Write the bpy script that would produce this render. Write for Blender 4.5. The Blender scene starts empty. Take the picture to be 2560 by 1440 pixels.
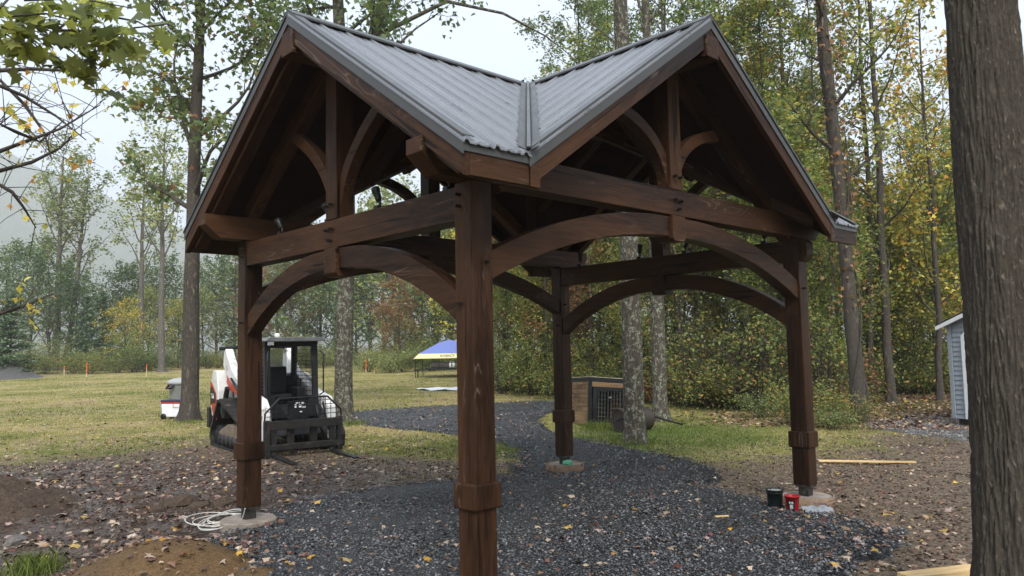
import bpy, bmesh, math, random
import numpy as np
from mathutils import Vector, Matrix, Euler
R = math.radians
SC = bpy.context.scene
COL = SC.collection
# ------------------------------------------------------------------ camera
cd = bpy.data.cameras.new("camera"); cam = bpy.data.objects.new("camera", cd); COL.objects.link(cam)
CYAW, CPITCH, CROLL = .7526, .0788, -.0198
_cy, _sy, _cp, _sp = math.cos(CYAW), math.sin(CYAW), math.cos(CPITCH), math.sin(CPITCH)
_fw = Vector((_sy*_cp, _cy*_cp, _sp)); _rt = Vector((_cy, -_sy, 0)); _up = _rt.cross(_fw)
_r2 = _rt*math.cos(CROLL) + _up*math.sin(CROLL); _u2 = _up*math.cos(CROLL) - _rt*math.sin(CROLL)
cam.matrix_world = Matrix(((_r2.x, _u2.x, -_fw.x, -5.7093), (_r2.y, _u2.y, -_fw.y, -5.7762), (_r2.z, _u2.z, -_fw.z, 1.7089), (0, 0, 0, 1)))
cd.sensor_width = 36; cd.lens = 26.9; cd.clip_start = .05; cd.clip_end = 3000
SC.camera = cam
CAMP = Vector((-5.7093, -5.7762, 1.7089))
# ------------------------------------------------------------------ world: overcast sky
SUN_EL, SUN_AZ = 42, 215          # a soft glow behind the cloud, from the camera's left shoulder
W = bpy.data.worlds.new("World"); SC.world = W; W.use_nodes = True
nt = W.node_tree; nt.nodes.clear()
o_ = nt.nodes.new('ShaderNodeOutputWorld'); bg = nt.nodes.new('ShaderNodeBackground')
sky = nt.nodes.new('ShaderNodeTexSky'); sky.sky_type = 'NISHITA'; sky.sun_disc = False
sky.sun_elevation = R(SUN_EL); sky.sun_rotation = R(SUN_AZ); sky.air_density = 1.4; sky.dust_density = 4; sky.ozone_density = 2
# cloud deck over the blue: the standard overcast sky, brighter overhead than at the horizon
tc = nt.nodes.new('ShaderNodeTexCoord'); sp = nt.nodes.new('ShaderNodeSeparateXYZ'); nt.links.new(tc.outputs['Generated'], sp.inputs[0])
mr = nt.nodes.new('ShaderNodeMapRange'); mr.inputs[1].default_value = 0; mr.inputs[2].default_value = 1; mr.inputs[3].default_value = 1.4; mr.inputs[4].default_value = 5.8
nt.links.new(sp.outputs[2], mr.inputs[0])
nz = nt.nodes.new('ShaderNodeTexNoise'); nz.inputs['Scale'].default_value = 2.2; nz.inputs['Detail'].default_value = 5
mpn = nt.nodes.new('ShaderNodeMapping'); mpn.inputs['Scale'].default_value = (1, 1, 3); nt.links.new(tc.outputs['Generated'], mpn.inputs[0]); nt.links.new(mpn.outputs[0], nz.inputs['Vector'])
mr2 = nt.nodes.new('ShaderNodeMapRange'); mr2.inputs[3].default_value = .93; mr2.inputs[4].default_value = 1.07; mr2.inputs[1].default_value = .3; mr2.inputs[2].default_value = .7
nt.links.new(nz.outputs[0], mr2.inputs[0])
mu = nt.nodes.new('ShaderNodeMath'); mu.operation = 'MULTIPLY'; nt.links.new(mr.outputs[0], mu.inputs[0]); nt.links.new(mr2.outputs[0], mu.inputs[1])
vm = nt.nodes.new('ShaderNodeVectorMath'); vm.operation = 'SCALE'; vm.inputs[0].default_value = (.77, .875, 1.06); nt.links.new(mu.outputs[0], vm.inputs['Scale'])
mx = nt.nodes.new('ShaderNodeMix'); mx.data_type = 'RGBA'; mx.inputs[0].default_value = .9
nt.links.new(sky.outputs[0], mx.inputs[6]); nt.links.new(vm.outputs[0], mx.inputs[7])
nt.links.new(mx.outputs[2], bg.inputs[0]); bg.inputs[1].default_value = .12
nt.links.new(bg.outputs[0], o_.inputs[0])
sd = bpy.data.lights.new("sun", 'SUN'); sun = bpy.data.objects.new("sun", sd); COL.objects.link(sun)
sd.energy = 1.5; sd.angle = R(22); sd.color = (1, .97, .92)
_a = R(SUN_AZ); _e = R(SUN_EL)
sun.rotation_euler = Vector((-math.sin(_a)*math.cos(_e), -math.cos(_a)*math.cos(_e), -math.sin(_e))).to_track_quat('-Z', 'Y').to_euler()
vs = SC.view_settings; vs.view_transform = 'Standard'; vs.look = 'None'; vs.exposure = 1.6; vs.gamma = 1; vs.use_curve_mapping = False
cy = SC.cycles; cy.use_denoising = True; cy.denoiser = 'OPENIMAGEDENOISE'
cy.max_bounces = 7; cy.diffuse_bounces = 3; cy.glossy_bounces = 3; cy.transmission_bounces = 5; cy.volume_bounces = 2; cy.transparent_max_bounces = 6
cy.caustics_reflective = False; cy.caustics_refractive = False; cy.sample_clamp_indirect = 6
# ------------------------------------------------------------------ helpers
def tag(o, label=None, cat=None, group=None, kind=None):
    if label: o['label'] = label
    if cat: o['category'] = cat
    if group: o['group'] = group
    if kind: o['kind'] = kind
    return o
def empty(name, loc=(0, 0, 0), rz=0, parent=None, rot=None):
    o = bpy.data.objects.new(name, None); COL.objects.link(o); o.empty_display_size = .2
    o.location = loc; o.rotation_euler = rot or (0, 0, rz); o.parent = parent
    return o
def link(name, me, parent=None, mw=None):
    o = bpy.data.objects.new(name, me); COL.objects.link(o); o.parent = parent
    if mw is not None: o.matrix_local = mw
    return o
class MB:
    """collects shapes, builds ONE mesh"""
    def __init__(s): s.v = []; s.f = []; s.m = []; s.sm = []
    def add(s, vs, fs, mi=0, smooth=False):
        b = len(s.v); s.v += [tuple(v) for v in vs]
        for f in fs: s.f.append(tuple(i+b for i in f)); s.m.append(mi); s.sm.append(smooth)
        return s
    def box(s, x0, x1, y0, y1, z0, z1, mi=0):
        return s.add([(x0,y0,z0),(x1,y0,z0),(x1,y1,z0),(x0,y1,z0),(x0,y0,z1),(x1,y0,z1),(x1,y1,z1),(x0,y1,z1)],
                     [(0,3,2,1),(4,5,6,7),(0,1,5,4),(1,2,6,5),(2,3,7,6),(3,0,4,7)], mi)
    def prism(s, poly, a, b, axis='y', mi=0):
        """poly: list of 2d points; extruded along axis from a to b"""
        def P(p, t):
            return {'y': (p[0], t, p[1]), 'x': (t, p[0], p[1]), 'z': (p[0], p[1], t)}[axis]
        n = len(poly); vs = [P(p, a) for p in poly] + [P(p, b) for p in poly]
        fs = [tuple(range(n)), tuple(range(2*n-1, n-1, -1))] + [(i, (i+1) % n + n*0, (i+1) % n + n, i+n) for i in range(n)]
        return s.add(vs, fs, mi)
    def tube(s, pts, rad, n=8, mi=0, caps=True, smooth=True):
        pts = [Vector(p) for p in pts]; k = len(pts)
        if not hasattr(rad, '__len__'): rad = [rad]*k
        vs = []; fs = []; ref = None
        for i, p in enumerate(pts):
            t = (pts[min(i+1, k-1)] - pts[max(i-1, 0)])
            t = t.normalized() if t.length > 1e-9 else Vector((0, 0, 1))
            if ref is None: ref = Vector((1, 0, 0)) if abs(t.x) < .8 else Vector((0, 1, 0))
            u = (ref - t*ref.dot(t)).normalized(); w = t.cross(u); ref = u
            for j in range(n):
                a = 2*math.pi*j/n; vs.append(p + (u*math.cos(a) + w*math.sin(a))*rad[i])
        for i in range(k-1):
            for j in range(n): fs.append((i*n+j, i*n+(j+1) % n, (i+1)*n+(j+1) % n, (i+1)*n+j))
        s.add(vs, fs, mi, smooth)
        if caps: s.add([vs[j] for j in range(n)], [tuple(range(n-1, -1, -1))], mi); s.add([vs[(k-1)*n+j] for j in range(n)], [tuple(range(n))], mi)
        return s
    def lathe(s, prof, n=24, c=(0, 0, 0), mi=0, smooth=True, axis='z', a0=0, a1=2*math.pi):
        vs = []; fs = []; full = abs(a1-a0-2*math.pi) < 1e-6; m = n if full else n+1
        for r, z in prof:
            for j in range(m):
                a = a0+(a1-a0)*j/n; x, y = r*math.cos(a), r*math.sin(a)
                p = {'z': (x, y, z), 'x': (z, x, y), 'y': (x, z, y)}[axis]
                vs.append((p[0]+c[0], p[1]+c[1], p[2]+c[2]))
        for i in range(len(prof)-1):
            for j in range(n if full else n): fs.append((i*m+j, i*m+(j+1) % m, (i+1)*m+(j+1) % m, (i+1)*m+j))
        return s.add(vs, fs, mi, smooth)
    def build(s, name, mats, parent=None, bevel=0, mw=None, seg=2):
        me = bpy.data.meshes.new(name); me.from_pydata(s.v, [], s.f)
        for m in (mats if isinstance(mats, (list, tuple)) else [mats]): me.materials.append(m)
        me.polygons.foreach_set('material_index', s.m); me.polygons.foreach_set('use_smooth', s.sm); me.update()
        o = link(name, me, parent, mw)
        bm = bmesh.new(); bm.from_mesh(me); bmesh.ops.recalc_face_normals(bm, faces=bm.faces); bm.to_mesh(me); bm.free()
        if bevel:
            b = o.modifiers.new('bevel', 'BEVEL'); b.width = bevel; b.segments = seg; b.limit_method = 'ANGLE'; b.angle_limit = R(35)
        return o
def np_mesh(name, verts, faces_flat, loop_tot, mat, rnd=None, smooth=False):
    """big meshes from arrays; rnd = one random number per face"""
    me = bpy.data.meshes.new(name); nf = len(loop_tot)
    me.vertices.add(len(verts)); me.vertices.foreach_set('co', np.asarray(verts, np.float32).ravel())
    me.loops.add(len(faces_flat)); me.loops.foreach_set('vertex_index', np.asarray(faces_flat, np.int32))
    me.polygons.add(nf); st = np.concatenate(([0], np.cumsum(loop_tot)[:-1])).astype(np.int32)
    me.polygons.foreach_set('loop_start', st); me.polygons.foreach_set('loop_total', np.asarray(loop_tot, np.int32))
    if smooth: me.polygons.foreach_set('use_smooth', np.ones(nf, bool))
    if rnd is not None:
        a = me.attributes.new('rnd', 'FLOAT', 'FACE'); a.data.foreach_set('value', np.asarray(rnd, np.float32))
    me.update(calc_edges=True); me.validate()
    if mat: me.materials.append(mat)
    return me
def copy_tree(o, parent=None):
    c = o.copy(); COL.objects.link(c); c.parent = parent
    for ch in o.children: copy_tree(ch, c)
    return c
# ------------------------------------------------------------------ materials
class NT:
    def __init__(s, name):
        s.mat = bpy.data.materials.new(name); s.mat.use_nodes = True; s.t = s.mat.node_tree; s.t.nodes.clear()
        s.out = s.n('ShaderNodeOutputMaterial'); s.b = s.n('ShaderNodeBsdfPrincipled'); s.l(s.b.outputs[0], s.out.inputs[0])
        s.tc = s.n('ShaderNodeTexCoord'); s.b.inputs['Specular IOR Level'].default_value = .22
    def n(s, ty, **kw):
        n = s.t.nodes.new(ty)
        for k, v in kw.items(): setattr(n, k, v)
        return n
    def l(s, a, b): s.t.links.new(a, b)
    def vec(s, scale=(1, 1, 1), src='Object', rnd=False, loc=(0, 0, 0)):
        m = s.n('ShaderNodeMapping'); m.inputs['Scale'].default_value = scale; m.inputs['Location'].default_value = loc
        s.l(s.tc.outputs[src], m.inputs[0])
        if rnd:
            oi = s.n('ShaderNodeObjectInfo'); sc = s.n('ShaderNodeMath', operation='MULTIPLY'); sc.inputs[1].default_value = 47; s.l(oi.outputs['Random'], sc.inputs[0])
            va = s.n('ShaderNodeVectorMath', operation='ADD'); s.l(m.outputs[0], va.inputs[0]); s.l(sc.outputs[0], va.inputs[1]); return va.outputs[0]
        return m.outputs[0]
    def noise(s, vec, scale, det=4, rough=.55, dist=0):
        n = s.n('ShaderNodeTexNoise'); n.inputs['Scale'].default_value = scale; n.inputs['Detail'].default_value = det
        n.inputs['Roughness'].default_value = rough; n.inputs['Distortion'].default_value = dist
        if vec is not None: s.l(vec, n.inputs['Vector'])
        return n.outputs[0]
    def ramp(s, fac, *stops, interp='LINEAR'):
        r = s.n('ShaderNodeValToRGB'); e = r.color_ramp.elements; r.color_ramp.interpolation = interp
        while len(e) < len(stops): e.new(.5)
        for i, (p, c) in enumerate(stops):
            e[i].position = p; e[i].color = tuple(c)+(1,) if hasattr(c, '__len__') else (c, c, c, 1)
        s.l(fac, r.inputs[0]); return r.outputs[0]
    def mix(s, fac, a, b, mode='MIX'):
        m = s.n('ShaderNodeMix', data_type='RGBA', blend_type=mode)
        for i, x in ((0, fac), (6, a), (7, b)):
            if hasattr(x, 'is_linked') or hasattr(x, 'links'): s.l(x, m.inputs[i])
            elif i == 0: m.inputs[0].default_value = x
            else: m.inputs[i].default_value = tuple(x)+(1,)
        return m.outputs[2]
    def math(s, op, a, b=0, clamp=False):
        m = s.n('ShaderNodeMath', operation=op); m.use_clamp = clamp
        for i, x in enumerate((a, b)):
            if hasattr(x, 'links'): s.l(x, m.inputs[i])
            else: m.inputs[i].default_value = x
        return m.outputs[0]
    def bump(s, h, dist=.01, st=1.0):
        b = s.n('ShaderNodeBump'); b.inputs['Distance'].default_value = dist; b.inputs['Strength'].default_value = st
        s.l(h, b.inputs['Height']); s.l(b.outputs[0], s.b.inputs['Normal']); return b
    def set(s, **kw):
        for k, v in kw.items():
            i = s.b.inputs[k.replace('_', ' ')]
            if hasattr(v, 'links'): s.l(v, i)
            else: i.default_value = tuple(v)+(1,) if hasattr(v, '__len__') and len(v) == 3 else v
        return s.mat
def plain(name, col, rough=.5, metal=0, var=.25, scale=6, bump=.0, dirt=None):
    t = NT(name); v = t.vec(rnd=True); n = t.noise(v, scale, 5)
    c = t.ramp(n, (.3, [x*(1-var) for x in col]), (.7, [min(1, x*(1+var)) for x in col]))
    if dirt:
        d = t.ramp(t.noise(v, dirt[1], 7, .65), (dirt[2], 0), (dirt[2]+.13, 1)); c = t.mix(d, c, dirt[0])
    if bump: t.bump(t.noise(v, scale*12, 4), bump)
    return t.set(Base_Color=c, Roughness=t.ramp(n, (.3, max(.05, rough-.08)), (.7, min(1, rough+.08))), Metallic=metal)
def wood(name, dark, light, pale=.25, rough=.5):
    t = NT(name); v = t.vec((.9, 11, 11), rnd=True); v2 = t.vec((.42, 2.6, 2.6), rnd=True)
    g = t.noise(v, 3.2, 7, .65); figure = t.noise(v2, 1.5, 3, .5, .4); blot = t.noise(v2, .9, 4)
    lines = t.math('FRACT', t.math('MULTIPLY', figure, 16)); lines = t.math('ABSOLUTE', t.math('SUBTRACT', lines, .5))     # growth rings cut by the saw
    c = t.ramp(g, (.32, dark), (.66, light))
    c = t.mix(t.math('MULTIPLY', t.ramp(lines, (.0, 1), (.22, 0)), .45), c, [x*.45 for x in dark])
    c = t.mix(t.math('MULTIPLY', t.ramp(blot, (.4, 0), (.7, 1)), .65), c, [x*1.7 for x in light])
    c = t.mix(t.math('MULTIPLY', t.ramp(blot, (.28, 1), (.42, 0)), .7), c, [x*.55 for x in dark])
    pl = t.math('MULTIPLY', t.ramp(lines, (.40, 0), (.47, 1)), t.ramp(t.noise(v2, 2.4, 2), (.56, 0), (.64, 1)))
    c = t.mix(t.math('MULTIPLY', pl, pale), c, (.22, .165, .13))
    kn = t.n('ShaderNodeTexVoronoi'); kn.inputs['Scale'].default_value = 1.35; t.l(t.vec((.9, 1.6, 1.6), rnd=True), kn.inputs['Vector'])
    c = t.mix(t.ramp(kn.outputs['Distance'], (.03, .8), (.085, 0)), c, [x*.35 for x in dark])
    ck = t.ramp(t.noise(t.vec((.35, 9, 9), rnd=True), 2.2, 3, .5), (.335, 1), (.35, 0)); c = t.mix(t.math('MULTIPLY', ck, .85), c, [x*.2 for x in dark])     # drying checks
    t.bump(t.math('SUBTRACT', t.math('ADD', g, t.math('MULTIPLY', lines, .5)), ck), .003, .6); t.b.inputs['Specular IOR Level'].default_value = .12
    return t.set(Base_Color=c, Roughness=t.ramp(blot, (.3, rough-.1), (.7, rough+.12)))
M = {}
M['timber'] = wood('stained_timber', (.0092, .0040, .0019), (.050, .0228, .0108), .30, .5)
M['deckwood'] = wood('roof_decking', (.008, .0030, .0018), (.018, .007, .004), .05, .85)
M['freshwood'] = wood('fresh_lumber', (.42, .27, .12), (.62, .44, .22), .1, .6)
M['formwood'] = wood('form_board', (.10, .065, .045), (.22, .15, .10), .1, .7)
M['kennelwood'] = wood('kennel_boards', (.085, .053, .028), (.19, .12, .065), .2, .55)
M['black'] = plain('black_paint_and_shade', (.012, .013, .014), .42, 0, .4, 8, 0, ((.07, .06, .05), 5, .62))
M['blackplastic'] = plain('black_plastic', (.012, .012, .013), .38)
M['peg'] = plain('peg_wood', (.012, .008, .006), .6)
M['trim'] = plain('roof_trim_paint', (.075, .075, .074), .38, .35, .08, 3)
M['steel'] = plain('rusty_steel', (.05, .047, .044), .5, .6, .4, 20, 0, ((.22, .2, .17), 22, .55))
def metal_roof():
    t = NT('roof_metal'); v = t.vec()
    dr = t.n('ShaderNodeTexVoronoi'); dr.inputs['Scale'].default_value = 95; t.l(v, dr.inputs['Vector'])
    n = t.noise(v, 5, 5); drop = t.ramp(dr.outputs['Distance'], (.12, 1), (.34, 0))
    c = t.ramp(n, (.3, (.17, .173, .178)), (.7, (.22, .224, .232)))
    t.bump(drop, .002, .6)
    return t.set(Base_Color=t.mix(t.math('MULTIPLY', drop, .5), c, (.42, .43, .45)), Metallic=.55, Roughness=t.ramp(n, (.3, .26), (.7, .4)))
M['roof'] = metal_roof()
def concrete():
    t = NT('concrete'); v = t.vec(rnd=True); n = t.noise(v, 9, 7, .65)
    t.bump(n, .01); return t.set(Base_Color=t.ramp(n, (.3, (.16, .13, .10)), (.7, (.36, .31, .26))), Roughness=.75)
M['concrete'] = concrete()
# ------------------------------------------------------------------ pavilion
SX, SY, PW = 2.319, 1.776, .092
LX, LY, EX, EY = 2.797, 2.266, 2.242, 2.262
RH, EH = 4.535, 2.985                     # roof surface at ridge and eave
pav = tag(empty('pavilion'), 'dark stained timber pavilion with crossing metal gable roofs and arched braces', 'pavilion')
def frame(p0, p1, up=(0, 0, 1)):
    p0, p1 = Vector(p0), Vector(p1); x = (p1-p0).normalized(); up = Vector(up)
    y = up.cross(x).normalized(); z = x.cross(y)
    return Matrix(((x.x, y.x, z.x, p0.x), (x.y, y.y, z.y, p0.y), (x.z, y.z, z.z, p0.z), (0, 0, 0, 1))), (p1-p0).length
def beam(name, p0, p1, w, h, parent=pav, mat=None, up=(0, 0, 1), bevel=.0065):
    """timber with its length along its own X; p0-p1 is the centre line"""
    m, L = frame(p0, p1, up)
    return MB().box(0, L, -w/2, w/2, -h/2, h/2).build(name, mat or M['timber'], parent, bevel, m)
def poly_beam(name, poly, thick, m, parent=pav, mat=None, bevel=.0065):
    """profile in the local XZ plane, thickness along local Y"""
    return MB().prism(poly, -thick/2, thick/2, 'y').build(name, mat or M['timber'], parent, bevel, m)
def plane_m(origin, xdir):
    x = Vector(xdir).normalized(); z = Vector((0, 0, 1)); y = z.cross(x)
    return Matrix(((x.x, y.x, z.x, origin[0]), (x.y, y.y, z.y, origin[1]), (x.z, y.z, z.z, origin[2]), (0, 0, 0, 1)))
corners = {'A': (-SX, -SY), 'B': (-SX, SY), 'C': (SX, SY), 'D': (SX, -SY)}
for k, (x, y) in corners.items():
    p = beam('post', (x, y, .186), (x, y, 2.857), 2*PW, 2*PW, up=(0, 1, 0), bevel=.009)
    inv = frame((x, y, .186), (x, y, 2.857), (0, 1, 0))[0].inverted()
    dz = -.065 if k == 'D' else 0
    q = PW+.024; cz = .735+dz
    c = MB().box(-.087, .087, -q, q, -q, q).build('collar', M['timber'], p, .012)
    c.matrix_local = inv @ Matrix(((0, 0, 1, x), (0, 1, 0, y), (1, 0, 0, cz), (0, 0, 0, 1)))
    b = MB().box(-.086, .086, -.086, .086, -.008, .008).build('base_plate', M['steel'], p, .002); b.matrix_local = inv @ Matrix.Translation((x, y, .177))
    b = MB().box(-.055, .055, -.055, .055, .06, .17).build('standoff', M['steel'], p, .004); b.matrix_local = inv @ Matrix.Translation((x, y, 0))
def peg(x, y, z, d, L=.045):
    m, _ = frame((x, y, z), Vector((x, y, z))+Vector(d)); MB().box(-.05, L, -.011, .011, -.011, .011).build('peg', M['peg'], pav, .003, m)
# tie beams (short way) and plates (long way, lying on the post tops)
for s in (-1, 1):
    beam('tie_beam', (s*SX, -SY+PW, 2.7145), (s*SX, SY-PW, 2.7145), .162, .243)
    z1, z0, e = 3.093, 2.859, LX+.022
    poly = [(-e, z1), (-e, z1-.105), (-e+.15, z0), (e-.15, z0), (e, z1-.105), (e, z1)]
    poly_beam('roof_plate', poly, .172, plane_m((0, s*SY, 0), (1, 0, 0)))
    # posts' king posts and lower pendants
    beam('king_post', (s*SX, 0, 2.838), (s*SX, 0, 4.22), .176, .176, up=(0, 1, 0))
    beam('king_post', (0, s*SY, 3.095), (0, s*SY, 4.22), .176, .176, up=(0, 1, 0))
    for (x, y, zb, zt) in ((s*SX, 0, 2.348, 2.591), (0, s*SY, 2.628, 2.857)):
        MB().prism([(-.098, zt), (-.098, zb+.03), (-.072, zb), (.072, zb), (.098, zb+.03), (.098, zt)], -.098, .098, 'y').build('pendant', M['timber'], pav, .006, Matrix.Translation((x, y, 0)))
# protruding end of the tie beam on the far right post
MB().prism([(-.0, 2.6), (-.0, 2.84), (-.05, 2.84), (-.09, 2.79), (-.09, 2.66), (-.04, 2.6)], -.08, .08, 'x').build('beam_end', M['timber'], pav, .005, Matrix.Translation((SX, -SY-PW, 0)))
def arc_pts(u0, u1, ztop, Rr, n=14):
    """circle through the pendant (u0, flat) falling towards the post (u1)"""
    return [(u0+(u1-u0)*i/n, ztop-(Rr-math.sqrt(Rr*Rr-((u1-u0)*i/n)**2))) for i in range(n+1)]
for s in (-1, 1):
    for d in (-1, 1):
        lo = arc_pts(.1, SY-PW, 2.407, 2.68); hi = [(u, z+.178+.03*(i/14)) for i, (u, z) in enumerate(lo)]
        poly_beam('arch_brace', lo+hi[::-1], .14, plane_m((s*SX, 0, 0), (0, d, 0)))
        lo = arc_pts(.1, SX-PW, 2.667, 4.9); hi = [(u, z+.182+.02*(i/14)) for i, (u, z) in enumerate(lo)]
        poly_beam('arch_brace', lo+hi[::-1], .14, plane_m((0, s*SY, 0), (d, 0, 0)))
        def strut(z0, orig, dr):
            P0, P1, P2 = Vector((.085, z0)), Vector((.17, z0+.47)), Vector((.86, z0+.82) if z0 < 3 else (.80, z0+.56)); a = []; b = []
            for i in range(13):
                t = i/12; p = P0*(1-t)**2+P1*2*t*(1-t)+P2*t*t; g = ((P1-P0)*(1-t)+(P2-P1)*t).normalized(); nrm = Vector((-g.y, g.x))
                a.append(tuple(p-nrm*.0)); b.append(tuple(p+nrm*.105))
            b = [(max(.03, u), z) for u, z in b]
            poly_beam('curved_strut', a+b[::-1], .1, plane_m(orig, dr))
        strut(2.90, (s*SX, 0, 0), (0, d, 0)); strut(3.12, (0, s*SY, 0), (d, 0, 0))
for s in (-1, 1):
    f = s*(SX+.09); g = s*(SY+.09)
    for y, z in ((.045, 2.955), (-.035, 2.962), (.045, 2.745), (-.03, 2.752), (0, 2.655)): peg(f, y, z, (s, 0, 0))
    for x, z in ((-.045, 3.21), (.035, 3.205), (-.045, 3.0), (.035, 2.99), (0, 2.915)): peg(x, g, z, (0, s, 0))
    for t in (-1, 1):
        peg(f, t*(SY-.03), 2.77, (s, 0, 0)); peg(f, t*(SY-.03), 2.69, (s, 0, 0)); peg(f, t*(SY-.03), 2.02, (s, 0, 0)); peg(t*(SX-.03), g, 2.30, (0, s, 0))
        peg(t*SX-.03*t, s*(SY-.09), 2.32, (0, -s, 0)); peg(t*(SX-.09), s*SY-.02, 2.02, (-t, 0, 0))
# ridge beams
beam('ridge_beam', (-LX-.02, 0, 4.28), (LX+.02, 0, 4.28), .19, .2); beam('ridge_beam', (0, -LY-.02, 4.275), (0, LY+.02, 4.275), .188, .19)
KX = (RH-EH)/EY; KY = (RH-EH)/EX          # slope of the wing whose ridge runs along x / along y
# rafters in the truss planes, common rafters and valley rafters
for s in (-1, 1):
    for d in (-1, 1):
        for x in (s*SX, s*(SX-1.02), s*LX*.995-s*.1):
            yy = min(EY-.08, abs(x)*EY/EX-.12) if abs(x) < EX else EY-.08
            if x == s*SX: yy = SY+.05
            z = lambda y: RH-.1-.085-KX*y
            beam('rafter', (x, d*.1, z(.1)), (x, d*yy, z(yy)), .12, .15)
        for y in (s*SY, s*(SY-.8)):
            xx = SX+.0 if y == s*SY else abs(y)*EX/EY
            z = lambda x: RH-.1-.085-KY*x
            beam('rafter', (d*.1, y, z(.1)), (d*min(xx, EX-.1), y, z(min(xx, EX-.1))), .12, .15)
        beam('valley_rafter', (s*.1, d*.1, RH-.22), (s*(EX-.15), d*(EY-.15), EH+.02), .11, .16)
def slope(px, py, u):
    """wing with ridge along x (px) : point at ridge offset u and run t"""
# roof slopes: for each of four wings, two slopes
def roof_wing(axis, s):
    L, E, K, EO = (LX, EY, KX, EX) if axis == 'x' else (LY, EX, KY, EY)
    def P(u, v, dz=0):                     # u along the ridge (0..L), v down the slope (0..E)
        z = RH-K*v+dz
        return (s*u, v, z) if axis == 'x' else (v, s*u, z)
    for d in (-1, 1):
        def Q(u, v, dz=0): return P(u, d*v, dz+K*v-K*v if False else dz) if False else ((s*u, d*v, RH-K*v+dz) if axis == 'x' else (d*v, s*u, RH-K*v+dz))
        vend = lambda u: E if u >= EO else E*u/EO
        # metal panels: ribs run down the slope
        W_ = .5; nP = math.ceil((L+.02)/W_); prof = [(0, 0), (.012, .021), (.034, .021), (.046, 0), (.10, 0), (.108, .0065), (.124, .0065), (.132, 0), (.19, 0), (.198, .0065), (.214, .0065), (.222, 0)]
        for k in range(nP):
            u1 = L+.02-k*W_; u0 = max(.0, u1-W_)
            us = []
            for r in range(3):
                for a, h in prof:
                    u = u1-(r*.25+a)
                    if u0+1e-4 < u <= u1: us.append((u, h))
            us.append((u0, .0)); mb = MB()
            if u0 < EO < u1: us = sorted(us+[(EO, .0)], key=lambda q: -q[0])
            vs = []
            for u, h in us:
                ov = .03 if u >= EO else 0
                vs += [Q(u, .02, h), Q(u, vend(u)+ov, h), Q(u, max(.021, vend(u)+ov), h-.012) , Q(u, .02, h-.012)]
            n = len(us); fs = []
            for i in range(n-1):
                a = i*4; b = a+4
                fs += [(a, b, b+1, a+1), (a+1, b+1, b+2, a+2), (a+3, a+2, b+2, b+3)]
            mb.add(vs, fs); mb.build('roof_panel', M['roof'], pav)
        # decking below
        def slab(name, pts, t0, t1, mat, bevel=0):
            n = len(pts); v = [Q(u, w, t0) for u, w in pts]+[Q(u, w, t1) for u, w in pts]
            return MB().add(v, [tuple(range(n)), tuple(range(2*n-1, n-1, -1))]+[(i, (i+1) % n, (i+1) % n+n, i+n) for i in range(n)]).build(name, mat, pav, bevel)
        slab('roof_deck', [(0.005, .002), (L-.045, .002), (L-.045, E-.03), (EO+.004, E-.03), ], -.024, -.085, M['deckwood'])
        # rake board and metal rake trim at the gable
        def rake(name, u0, u1, v0, v1, t0, t1, mat, bevel=.004):
            v = [Q(u, w, t) for u in (u0, u1) for (w, t) in ((v0, t0), (v1, t0), (v1, t1), (v0, t1))]
            o = MB().add(v, [(0, 1, 2, 3), (7, 6, 5, 4), (0, 4, 5, 1), (1, 5, 6, 2), (2, 6, 7, 3), (3, 7, 4, 0)])
            return o
        p0 = Vector(Q(L-.03, 0, -.12)); p1 = Vector(Q(L-.03, E, -.12))
        m, ln = frame(p0, p1); inv = m.inverted()
        o = rake('rake_board', L-.045, L+.004, .0, E, -.03, -.226, M['timber'])
        o.v = [tuple(inv @ Vector(v)) for v in o.v]; o.build('rake_board', M['timber'], pav, .004, m)
        o = rake('rake_trim', L+.008, L+.014, .0, E+.012, .034, -.088, M['trim']); o.build('rake_trim', M['trim'], pav)
        o = rake('rake_trim', L-.075, L+.008, .0, E+.012, .034, .026, M['trim']); o.build('trim_flange', M['trim'], pav)
        # ridge cap with a small drip hem
        o = rake('ridge_cap', .03, L+.016, 0, .10, .046, .040, M['trim']); o.build('ridge_cap', M['trim'], pav)
        o = rake('ridge_cap', .03, L+.016, .094, .10, .040, .028, M['trim']); o.build('cap_hem', M['trim'], pav)
        if L > EO+.1:                                    # eave fascia and drip edge of the long wings
            o = rake('f', EO+.0, L-.047, E-.036, E, -.035, -.226, M['timber'])
            pts = [Q(EO, E-.036), Q(L-.047, E-.036), Q(L-.047, E), Q(EO, E)]
            zb, zt = EH-.218, EH-.03
            v = [(p[0], p[1], zz) for zz in (zb, zt) for p in pts]
            m, _ = frame(Vector((pts[0][0], pts[0][1], zb)), Vector((pts[1][0], pts[1][1], zb))); inv = m.inverted()
            bx = [(0, 3, 2, 1), (4, 5, 6, 7), (0, 1, 5, 4), (1, 2, 6, 5), (2, 3, 7, 6), (3, 0, 4, 7)]
            MB().add([tuple(inv @ Vector(q)) for q in v], bx).build('fascia', M['timber'], pav, .004, m)
            pts = [Q(EO, E+.003), Q(L+.006, E+.003), Q(L+.006, E+.009), Q(EO, E+.009)]
            MB().add([(p[0], p[1], zz) for zz in (EH-.075, EH-.004) for p in pts], bx).build('drip_edge', M['trim'], pav)
            # corner board where the eave meets the other gable
            sg = s
            xa, xb = s*(EO-.09), s*EO; ya, yb = d*(E-.03), d*(E+.012)
            MB().box(min(xa, xb), max(xa, xb), min(ya, yb), max(ya, yb), EH-.224, EH-.06).build('corner_board', M['timber'], pav, .004)
roof_wing('x', -1); roof_wing('x', 1); roof_wing('y', -1); roof_wing('y', 1)
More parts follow.
